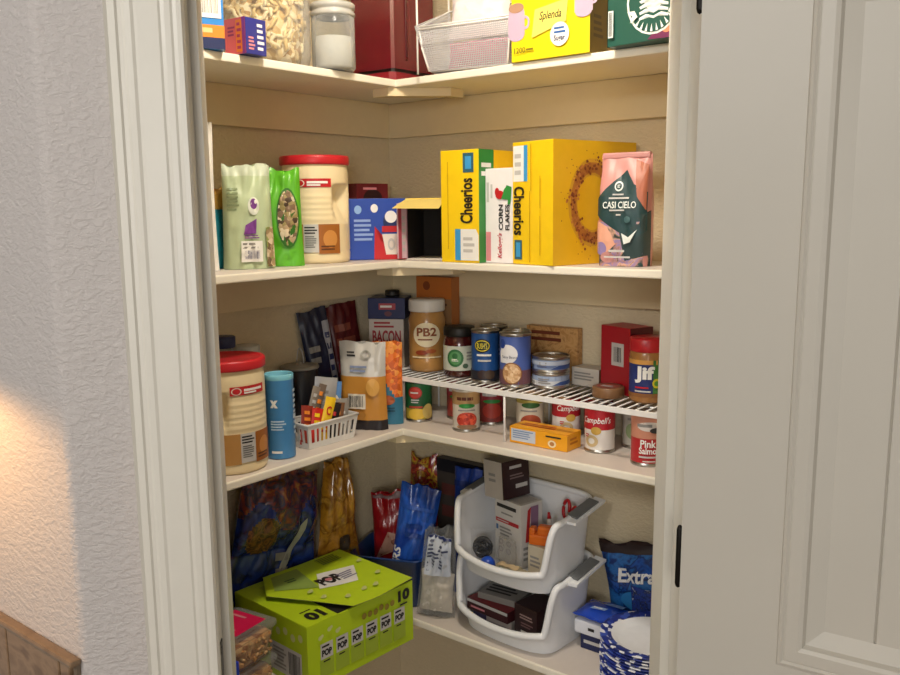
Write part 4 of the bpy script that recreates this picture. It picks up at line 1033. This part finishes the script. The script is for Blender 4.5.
# cashew tubs
tub = clear('tub_plastic', 'f2efe9', .14, .04)
nuts = speckle('cashew', ['c08a55', 'd9aa74', 'a06a3c', 'e2bd8c'], 60, .5, 'voronoi', .5)
cash_m = [mat('d3a06a', .5), mat('c08a52', .5), mat('e0b883', .5)]
def rrect(hw, r, n=6):
    pts = []
    for cx_, cy_, a0 in ((hw-r, -hw+r, -90), (hw-r, hw-r, 0), (-hw+r, hw-r, 90), (-hw+r, -hw+r, 180)):
        for i in range(n+1):
            a = R(a0+90*i/n); pts.append((cx_+r*math.cos(a), cy_+r*math.sin(a)))
    return pts
def loft(mb, rings, m, cap0=True, cap1=True, smooth=True):
    n = len(rings[0]); vs = [p for r_ in rings for p in r_]; fs = []
    for i in range(len(rings)-1):
        for k in range(n): fs.append([i*n+k, i*n+(k+1) % n, (i+1)*n+(k+1) % n, (i+1)*n+k])
    mb.add(vs, fs, m, smooth)
    if cap0: mb.add(rings[0], [list(range(n))[::-1]], m)
    if cap1: mb.add(rings[-1], [list(range(n))], m)
def nut_tub(loc, rz, label, seed):
    s = .061; h = .078
    mb = MB(); loft(mb, [[(x, y, z) for x, y in rrect(hw, .018)] for hw, z in ((s*.8, 0), (s*.86, .004), (s*.97, h*.8), (s, h*.82), (s, h*.84))], tub, True, False)
    o = thing('nut_tub', mb, label, 'tub', loc, rz, 'clear nut tubs beside the popcorn box')
    lp = MB(); loft(lp, [[(x, y, z) for x, y in rrect(hw, .018)] for hw, z in ((s*1.03, h*.82), (s*1.06, h*.85), (s*1.06, h*.95), (s*1.0, h*.97), (s*.9, h*.965), (s*.87, h*1.0))], tub, False, True); part('lid', lp, o, 'clear lid')
    lb = MB(); box(lb, -s*.72, s*.72, -s*.72, s*.72, h*1.001, h*1.006, mat('d0184f', .4), 0); art(lb, tf(-s*.72, s*.72, -s*.72, s*.72, h*1.007), [('l', .1, .72, .75, .86, 1, pink), ('l', .35, .12, .95, .25, 1, pink)]); part('label', lb, o, 'pink paper label')
    sl = MB(); art(sl, lambda u, v, o_: (-s*.96-o_, s*.7-u*s*1.3, h*.12+v*h*.6), [('r', 0, 0, 1, 1, mat('7d1f4a'))]); art(sl, lambda u, v, o_: (-s*.75+u*s*.8, -s*.955-o_, h*.15+v*h*.55), [('r', 0, 0, 1, 1, mat('7d1f4a')), ('l', .1, .5, .9, .9, 2, pink)]); part('side_label', sl, o)
    nm = MB(); loft(nm, [[(x, y, z) for x, y in rrect(hw, .015)] for hw, z in ((s*.76, .005), (s*.9, h*.62), (s*.8, h*.72))], nuts, True, True, True)
    rr = random.Random(seed)
    for i in range(110):
        a = rr.choice((0, 1, 2, 3)); u = rr.uniform(-.9, .9)*s*.8; z = rr.uniform(.012, h*.66); d_ = s*(.79+.13*z/h)
        c = {0: Vector((u, -d_, z)), 1: Vector((d_, u, z)), 2: Vector((-d_, u, z)), 3: Vector((u, rr.uniform(-1, 1)*s*.7, h*.63))}[a]
        ax = Vector((rr.uniform(-1, 1), rr.uniform(-1, 1), rr.uniform(-1, 1))).normalized(); b = ax.orthogonal().normalized()
        tube(nm, [c-ax*.0075+b*.003, c-ax*.003, c+ax*.003, c+ax*.0075+b*.003], [.0022, .004, .004, .0022], rr.choice(cash_m), 5)
    o2 = part('cashews', nm, o); o2['kind'] = 'stuff'
nut_tub((.194, -.728, D+E_), 6, 'lower clear tub of cashews, under the tub with the pink label in view', 4)
nut_tub((.196, -.727, D+.0795), 8, 'upper clear tub of cashews with a bright pink lid label', 5)
carton('snack_carton', .11, .065, .139, mat('2343c8', .4), {'front': [('l', .1, .2, .9, .8, 3, W_)]}, 'bright blue box at the bottom left beside the door jamb', 'carton', (.247, -.835, D+E_), 0)

# ================================================================== CORNER AND RIGHT RUN
leaning(.108, .25, .04, mat('a3161f', .28, bump=.4, coat=.3), (.108, -.140, D+.0095), 28, (-4, -2), 'red snack bag with a pale diagonal patch standing in the blue bin', [('p', [(.08, .28), (.92, .42), (.95, .52), (.45, .58)], mat('c99a86')), ('d', .62, .47, .1, .03, mat('8d5a4a')), ('r', .05, .93, .95, .98, mat('8a6f72'))], 71, amp=.008)
redyel = speckle('red_yellow_foil', ['8a1420', 'b01c24', 'd8b23a', '7a1018', 'c23a2c', 'e6cf6a'], 20, .3, 'noise', .6, .4)
leaning(.105, .335, .035, redyel, (.115, -.035, D+E_), 8, (-2, 4), 'crumpled red and yellow bag rising behind the red snack bag', None, 72, lambda u, v: redyel if v > .72 else mat('8a1420', .3), amp=.012)
carton('dark_box', .165, .026, .345, mat('4a4441', .5), {'front': [('r', 0, .9, 1, 1, mat('1b1d28')), ('l', .1, .5, .9, .85, 2, mat('6a3a38'))], 'top': [('r', 0, 0, 1, 1, mat('1b1d2c'))]}, 'tall dark grey box at the back wall behind the bags and bins', 'box', (.259, -.020, D+E_), 0)
# blue translucent bin
bin_m = clear('blue_bin', '3a62a0', .25, .35, .2)
mb = MB(); hw = .098
def rr2(hx, hy, r, n=6):
    pts = []
    for sx_, sy_, a0 in ((1, -1, -90), (1, 1, 0), (-1, 1, 90), (-1, -1, 180)):
        for i in range(n+1):
            a = R(a0+90*i/n); pts.append((sx_*(hx-r)+r*math.cos(a), sy_*(hy-r)+r*math.sin(a)))
    return pts
bb_m = mat('1c3f7a', .3, coat=.3)
loft(mb, [[(x, y, z) for x, y in rr2(a, b, .025)] for a, b, z in ((.082, .07, 0), (.086, .074, .006), (.097, .085, .125), (.101, .089, .128), (.101, .089, .131), (.095, .083, .131), (.083, .071, .008))], bb_m, True, True)
thing('storage_bin', mb, 'dark blue plastic bin in the corner holding the red and blue bags', 'bin', (.143, -.168, D+E_), 22)
bluebag = speckle('blue_foil', ['1a3f9e', '2a5fc4', '153178', '2f6fd0'], 7, .3, 'noise', .3, .4)
leaning(.105, .30, .055, bluebag, (.196, -.192, D+.0095), 28, (-1, 9), 'bright blue cracker bag leaning right out of the blue bin', [('t', 'ERS', .04, .26, .24, .46, W_, 90, .03, .2), ('r', .05, .8, .95, .83, mat('2450a8')), ('l', .3, .55, .8, .7, 2, mat('173a8a'))], 73, amp=.006)
leaning(.085, .345, .04, mat('1d3f9a', .35, bump=.4, coat=.3), (.300, -.068, D+E_), 4, (-1, 1), 'folded blue bag showing above the left edge of the upper white bin', [('r', .05, .86, .95, .9, mat('16307a'))], 74)
# clear bag with printed panel
cl = clear('poly_bag', 'f4f2ee', .2, .045, .2)
mbg = MB(); fr, bk = pouch(.098, .225, .055, 75, 'pillow', .016, .0, topw=.8); bag_mesh(mbg, fr, bk, cl, 18, 26)
cbag = thing('poly_bag', mbg, 'crumpled clear plastic bag at the shelf edge left of the white bins', 'bag', (.312, -.212, D+.006), 26, None, (-2, 4))
mbg = MB(); fr2, bk2 = pouch(.085, .105, .036, 76, 'pillow', .007); bag_mesh(mbg, (lambda u, v, o: (fr2(u, v, o)[0], fr2(u, v, o)[1], fr2(u, v, o)[2]+.012)), (lambda u, v, o: (bk2(u, v, o)[0], bk2(u, v, o)[1], bk2(u, v, o)[2]+.012)), mat('d9d3c9', .4, bump=.6, bscale=40), 12, 14); part('pale_filling', mbg, cbag)
mbg = MB(); art(mbg, lambda u, v, o: (fr(.15+.75*u, .5+.42*v, o)), [('r', 0, 0, 1, 1, mat('b9c0cc')), ('l', .08, .08, .92, .92, 9, mat('39415e')), ('r', 0, .94, 1, 1, navy)], .003, .0008); part('printed_panel', mbg, cbag)

carton('napkin_pack', .085, .07, .038, mat('1a2450', .5), {'front': [('l', .1, .3, .9, .7, 1, lgrey)]}, 'dark flat pack in the shadow under the blue and white wipes', 'pack', (.718, -.092, D+E_), 0)
# ------------------------------------------------------------------ stacked white bins
binw = mat('e9ebee', .32, var=.015); grip = mat('6f7274', .6)
def stack_bin(loc, rz, label):
    N_ = 320; hx, hy = .146, .098
    def plan(i, s, taper):
        a = 2*PI*i/N_ - PI/2                         # starts at the middle of the front
        c, s_ = math.cos(a), math.sin(a); p = 5.5
        r = 1/((abs(c))**p+(abs(s_))**p)**(1/p)
        x, y = r*c, r*s_
        bow = .016*max(0, 1-abs(x)**2) if y < -.6 else 0
        return Vector((x*(hx-taper)*s, (y*(hy-taper) - bow)*s, 0)), x, y
    def ztop(x, y):
        if y < -.5:                                  # scooped front between two upright posts
            e = max(0, min(1, (abs(x)-.85)/.14)); e = e*e*(3-2*e)
            low = .040 + .012*min(1, abs(x)/.8)**2
            return low + (.165-low)*e
        t_ = max(0, min(1, (y+.5)/1.5))
        return .165 + .025*t_
    outer, inner, base, ibase, mid, imid = [], [], [], [], [], []
    for i in range(N_):
        P, x, y = plan(i, 1, 0); z = ztop(x, y); outer.append(P+Vector((0, 0, z)))
        Pi, *_ = plan(i, 1, .004); inner.append(Pi+Vector((0, 0, z)))
        Pb, *_ = plan(i, 1, .018); base.append(Pb+Vector((0, 0, 0)))
        ibase.append(Pb*.97+Vector((0, 0, .004)))
        Pm, *_ = plan(i, 1, .012); mid.append(Pm+Vector((0, 0, min(z*.6, .03)))); imid.append(Pm*.975+Vector((0, 0, min(z*.6, .03))))
    mb = MB()
    loft(mb, [base, mid, outer], binw, True, False); loft(mb, [inner, imid, ibase], binw, False, True)
    o = thing('stacking_bin', mb, label, 'bin', loc, rz, 'white stacking bins')
    rim = MB()
    path = [p.copy() for p in outer]
    tube(rim, path, [.0085 if p.y < -hy*.5 else .0075 for p in path], binw, 10, closed=True, sq=(1, 1)); part('rolled_rim', rim, o)
    for s_ in (-1, 1):                               # flat side ledges with grey rubber grips
        led = MB(); y0, y1 = -hy*.42, hy*.92
        def zz(y): return .165+.025*max(0, min(1, (y/hy+.5)/1.5))
        a = [(s_*(hx-.003), y0, zz(y0)+.004), (s_*(hx+.026), y0+.01, zz(y0)+.002), (s_*(hx+.026), y1, zz(y1)+.002), (s_*(hx-.003), y1, zz(y1)+.004)]
        b = [(x, y, z-.006) for x, y, z in a]
        led.add(a+b, [[0, 1, 2, 3], [7, 6, 5, 4], [0, 4, 5, 1], [1, 5, 6, 2], [2, 6, 7, 3], [3, 7, 4, 0]], binw); part('side_ledge', led, o)
        g = MB(); y0, y1 = -hy*.2, hy*.72
        a = [(s_*(hx-.006), y0, zz(y0)+.0088), (s_*(hx+.020), y0, zz(y0)+.0055), (s_*(hx+.020), y1, zz(y1)+.0055), (s_*(hx-.006), y1, zz(y1)+.0088)]
        b = [(x, y, z-.003) for x, y, z in a]
        g.add(a+b, [[0, 1, 2, 3], [7, 6, 5, 4], [0, 4, 5, 1], [1, 5, 6, 2], [2, 6, 7, 3], [3, 7, 4, 0]], grip); part('grip', g, o, 'grey rubber grip')
    return o
LBX, LBY = .517, -.122
UB = D + .1445
stack_bin((LBX, LBY, D+E_), -4, 'lower white stacking bin holding maroon boxes')
stack_bin((LBX-.004, LBY, UB), -4, 'upper white stacking bin holding the red-lettered white box')

maroon = mat('3f1a1e', .4); mar2 = mat('2c1417', .4)
lo = D + .0056
mbx = [('l', .1, .3, .9, .8, 2, mat('8a5a5a'))]
def flatbox(x, y, z, w, d_, h, m, arts, label, rz=-4, group='boxes in the lower white bin', tilt=(0, 0)):
    return carton('medicine_box', w, d_, h, m, arts, label, 'box', (x, y, z), rz, group, tilt)
flatbox(.466, -.138, lo, .118, .085, .030, mat('b9b2ae', .45), {'front': [('r', 0, 0, 1, .5, mat('8a8488')), ('r', 0, .0, .35, 1, mat('3a3560'))]}, 'white and violet flat box at the bottom left of the lower white bin')
flatbox(.458, -.147, lo+.0305, .13, .085, .027, maroon, {'front': [('r', 0, .72, 1, 1, lgrey), ('l', .1, .2, .6, .55, 1, pink)], 'top': [('r', 0, 0, 1, 1, mat('7a1c26')), ('l', .15, .3, .7, .7, 2, mat('b0646c'))]}, 'maroon flat box with white edge, top left in the lower white bin', -6)
flatbox(.464, -.128, lo+.0582, .11, .075, .016, mat('8d8a88', .4), {'top': [('l', .1, .2, .9, .8, 3, K_)]}, 'grey flat packet on top of the maroon box in the lower white bin', 4)
flatbox(.574, -.150, lo, .072, .085, .086, mar2, {'front': [('l', .25, .62, .9, .78, 2, mat('a58a86')), ('l', .3, .4, .85, .56, 2, mat('7a5a5c')), ('l', .3, .22, .85, .34, 1, lgrey)], 'left': [('l', .2, .3, .8, .8, 3, mat('6a3a3e'))]}, 'dark brown upright box at the right end of the lower white bin', -10)

# contents of the upper bin
up0 = UB + .0056
carton('medicine_box', .094, .07, .158, mat('d2cfcb', .45), {
    'front': [('l', .08, .84, .9, .95, 1, K_), ('l', .25, .76, .75, .81, 1, grey), ('r', .05, .63, .92, .69, mat('b5262c')), ('l', .1, .645, .6, .675, 1, lgrey), ('r', .06, .5, .14, .58, mat('3f6a9a')), ('l', .2, .42, .7, .58, 3, grey)] + [('d', .25+.3*(i % 2), .32-.12*(i//2), .1, .05, mat('a5a0a4'), .5) for i in range(4)],
    'right': [('r', .45, .5, .8, .95, mat('8a6a88')), ('p', [(.3, .9), (.45, .95), (.35, .4), (.2, .4)], mat('b5262c')), ('l', .1, .1, .9, .35, 3, grey)],
    'top': [('r', .1, .1, .9, .9, mat('b9b5b2'))]},
    'white box with a red stripe standing in the upper white bin', 'box', (.478, -.088, up0), -14, 'boxes in the upper white bin')
carton('medicine_box', .07, .085, .092, mat('2d1519', .4), {
    'right': [('l', .25, .75, .8, .9, 1, lgrey), ('l', .25, .5, .8, .65, 2, mat('7d6a6a')), ('r', .45, .25, .9, .36, lgrey)],
    'front': [('r', 0, 0, .96, 1, mat('bdb5ac')), ('l', .25, .4, .75, .7, 2, grey)], 'top': [('r', 0, 0, 1, 1, mat('8a827e'))]},
    'maroon box with a grey-white side tipped on top of the red-striped box', 'box', (.446, -.088, up0+.161), -14, 'boxes in the upper white bin', (0, -4))
blk = mat('15151a', .3)
mb = MB(); rb = random.Random(12)
for k in range(7):
    cpts = []
    c = Vector((rb.uniform(-.008, .008), rb.uniform(-.006, .006), .028+.003*k)); ax = Vector((rb.uniform(-.4, .4), rb.uniform(-1, -.5), rb.uniform(-.5, .5))).normalized(); e1 = ax.orthogonal().normalized(); e2 = ax.cross(e1)
    rad = rb.uniform(.014, .021)
    tube(mb, [c+e1*rad*math.cos(2*PI*i/18)+e2*rad*.9*math.sin(2*PI*i/18) for i in range(18)],   .0042, blk, 6, closed=True)
cbl = thing('cable_coil', mb, 'coiled black cable in a clear pouch at the left of the upper bin', 'cable', (.426, -.158, up0+.004), 30)
mbg = MB(); fr, bk = pouch(.07, .085, .052, 77, 'pillow', .004); bag_mesh(mbg, fr, bk, clear('thin_film', 'ffffff', .07, .015, .15), 12, 14); part('clear_pouch', mbg, cbl, 'clear plastic pouch')
# blue cap piece
mb = MB(); lathe(mb, [(0, 0), (.015, 0), (.017, .003), (.018, .012), (.015, .022), (.008, .027), (0, .028)], mat('1f4fc0', .35), 24)
thing('blue_cap', mb, 'round bright blue plastic cap at the front left inside the upper bin', 'plastic_cap', (.458, -.184, up0+.010), 0, None, (30, 0))
# flat clear packs lying at the front
leaning(.12, .045, .012, mat('a59a80', .3, coat=.4, bump=.3), (.515, -.200, up0), -6, (-82, 0), 'flat clear pack with tan and green contents lying at the front of the upper bin', [('r', .2, .1, .8, .45, mat('3f6a55')), ('r', .1, .55, .6, .9, mat('c8b08a')), ('l', .25, .2, .7, .4, 2, lgrey)], 78)
leaning(.06, .075, .022, cl, (.484, -.146, up0), -12, (0, 0), 'small crinkled clear bag in front of the red-striped box', None, 79)
# pale pack with the orange clip on it
carton('small_box', .05, .04, .077, mat('cdc3ad', .5), {'front': [('l', .15, .3, .85, .7, 3, grey)]}, 'small beige box under the orange clip in the upper white bin', 'box', (.572, -.132, up0), -8)
mb = MB(); om = mat('e5701a', .4)
box(mb, -.026, .026, -.014, .014, 0, .026, om, .005); box(mb, -.006, .028, -.012, .012, .024, .046, om, .005); box(mb, -.026, -.012, -.011, .011, .022, .04, om, .004)
thing('toy_clip', mb, 'small orange plastic clip at the right of the upper bin', 'clip', (.570, -.132, up0+.0775), 15, None, (0, 0))
# scissors with red handles
mb = MB(); rm = mat('b81c26', .35); steel = mat('a9abad', .25, 1)
for s_ in (-1, 1):
    cpts = [(s_*.019+.0135*math.cos(2*PI*i/20), 0, .150+.022*math.sin(2*PI*i/20)) for i in range(20)]
    tube(mb, cpts, .0042, rm, 8, closed=True)
    tube(mb, [(s_*.012, 0, .128), (s_*.004, 0, .105), (0, 0, .092)], .0045, rm, 8)
    mb.add([(s_*.006, s_*.001, .1), (-s_*.006, s_*.001, .098), (-s_*.001, s_*.001, .0), (s_*.006, s_*.003, .1), (-s_*.006, s_*.003, .098), (-s_*.001, s_*.003, .0)], [[0, 1, 2], [5, 4, 3], [0, 2, 5, 3], [1, 4, 5, 2], [0, 3, 4, 1]], steel)
thing('scissors', mb, 'scissors with red handles standing at the right of the upper bin', 'scissors', (.594, -.085, up0+.002), -30, None, (-6, 8))
mb = MB(); tube(mb, [(0, 0, 0), (0, 0, .05), (.0, 0, .12)], [.006, .006, .0055], mat('d8d4d0', .4), 10); tube(mb, [(0, 0, .12), (0, 0, .135)], [.0055, .003], rm, 10)
thing('marker_pen', mb, 'pale pen with a red tip leaning beside the scissors in the upper bin', 'pen', (.575, -.085, up0+.002), 0, None, (-4, -8))

# right end: wipes, blue bags, napkins, plates
wb_ = mat('2148b8', .25, coat=.4)
mb = MB(); box(mb, -.053, .053, -.04, .04, 0, .034, mat('d9dce4', .4), .006); art(mb, face(.106, .08, .034, 'front'), [('l', .35, .3, .55, .7, 1, K_)])
o = thing('wipes_pack', mb, 'blue and white wipes pack lying right of the lower white bin', 'pack', (.716, -.097, D+.0395), 0)
lp = MB(); fr, bk = pouch(.11, .088, .026, 81, 'pillow', .003)
bag_mesh(lp, (lambda u, v, o_: (fr(u, v, o_)[0], fr(u, v, o_)[2]-.044, .047-fr(u, v, o_)[1])), (lambda u, v, o_: (bk(u, v, o_)[0], bk(u, v, o_)[2]-.044, .047-bk(u, v, o_)[1])), wb_, 14, 14)
art(lp, lambda u, v, o_: (-.055+.11*u, -.044+.088*v, .0615+o_-.012*(abs(2*v-1)**2.5)), [('p', [(.3, .25), (.62, .3), (.66, .42), (.36, .38)], mat('8fb0e0')), ('l', .36, .3, .6, .38, 1, W_), ('p', [(.5, .6), (.9, .62), (.9, .9), (.6, .88)], mat('7f9ac8'))], .001)
part('blue_wrapper', lp, o)
exm = speckle('extra_blue', ['173a86', '1f58b0', '10285e', '2a6fb8', '143070'], 16, .28, 'noise', .5, .4)
leaning(.28, .225, .036, exm, (.845, -.03, D+E_), 0, (-2, -11), 'large blue bag with bold white lettering standing behind the paper plates', [('t', 'Extra', .14, .60, .50, .75, W_, 0, .03, .2), ('d', .3, .42, .16, .1, mat('2f7fc0')), ('r', .0, .9, 1, .98, mat('2a1c1c'))], 82, lambda u, v: mat('33201c', .4) if v > .9 else exm, amp=.009)
pat = speckle('blue_white_print', ['1c2f86', '24389a', 'e6e8f0', '1a2a74', '3a55b4'], 90, .45, 'voronoi', 0)
mb = MB(); fr, bk = pouch(.16, .15, .012, 83, 'pillow', .002); bag_mesh(mb, fr, bk, speckle('navy_print', ['10183f', '1c2f80', '25408e', '0e1638', 'a9b4d4'], 60, .4, 'noise', .2), 16, 16)
thing('napkin_pack', mb, 'navy patterned napkin pack wedged behind the paper plates', 'pack', (.845, -.058, D+.0006), 0, None, (0, 0))
# paper plates: a stack of individual plates
PR = .108
pl_c = mat('eceef2', .45); pl_b = pat
mbp = MB(); lathe(mbp, [(0, .001), (.066, .001), (.072, .003), (.084, .013), (PR-.003, .016), (PR, .0155), (PR-.0005, .0135), (.086, .0105), (.072, 0), (0, 0)], [pl_c, pl_c, pl_c, pl_b, pl_b, pl_b, pl_b, pl_b, pl_b], 64)
pl_mesh = mbp.mesh('paper_plate')
rpl = random.Random(2); first = None
for k in range(16):
    lab = 'blue-rimmed paper plate in the middle of the plate stack, neither top nor bottom'
    if k == 15: lab = 'top white paper plate with a blue patterned rim, right door jamb'
    if k == 0: lab = 'bottom blue-rimmed paper plate, resting on the lowest shelf'
    o = bpy.data.objects.new('paper_plate', pl_mesh) if first is None else first.copy()
    if first is None: first = o
    COL.objects.link(o)
    o.location = (.872+rpl.uniform(-.0015, .0015), -.172+rpl.uniform(-.0015, .0015), D+E_+.0064*k); o.rotation_euler = (0, 0, rpl.uniform(0, 6))
    tag(o, lab, 'plate', 'blue-rimmed paper plates')

# ================================================================== LIGHT
def area(name, loc, target, size, watts, col, shape='DISK', spread=180):
    l = bpy.data.lights.new(name, 'AREA'); l.shape = shape; l.size = size; l.energy = watts; l.color = col
    l.spread = R(spread)
    o = bpy.data.objects.new(name, l); COL.objects.link(o); o.location = loc
    o.rotation_euler = (Vector(target)-Vector(loc)).to_track_quat('-Z', 'Y').to_euler()
    return o
area('pantry_ceiling_light', (.76, -.78, 2.46), (.6, -.6, 0), .16, 11.5, (1, .91, .78))
area('kitchen_ceiling_light', (1.0, -2.8, 2.46), (.9, -.9, 1.3), .45, 17, (1, .98, .94))
area('kitchen_ceiling_light', (.55, -3.3, 2.46), (.9, -.8, 1.3), .45, 10, (1, .98, .94))
area('added_fill_light', (2.9, -3.7, 1.7), (.6, -.6, .9), 1.0, 33, (1, .97, .92))  # added soft fill behind the camera, brightens the lower shelves
l = bpy.data.lights.new('under_cabinet_light', 'SPOT'); l.energy = 5.5; l.color = (1, .52, .17); l.spot_size = R(168); l.spot_blend = .3; l.shadow_soft_size = .02
o = bpy.data.objects.new('under_cabinet_light', l); COL.objects.link(o); o.location = (.30, -1.44, 1.415)
o.rotation_euler = (R(0), 0, 0)
w = bpy.data.worlds.new('world'); SC.world = w; w.use_nodes = True
w.node_tree.nodes['Background'].inputs[0].default_value = (1, .95, .9, 1); w.node_tree.nodes['Background'].inputs[1].default_value = .34
SC.view_settings.view_transform = 'Standard'; SC.view_settings.look = 'None'
SC.view_settings.exposure = 0; SC.view_settings.gamma = 1
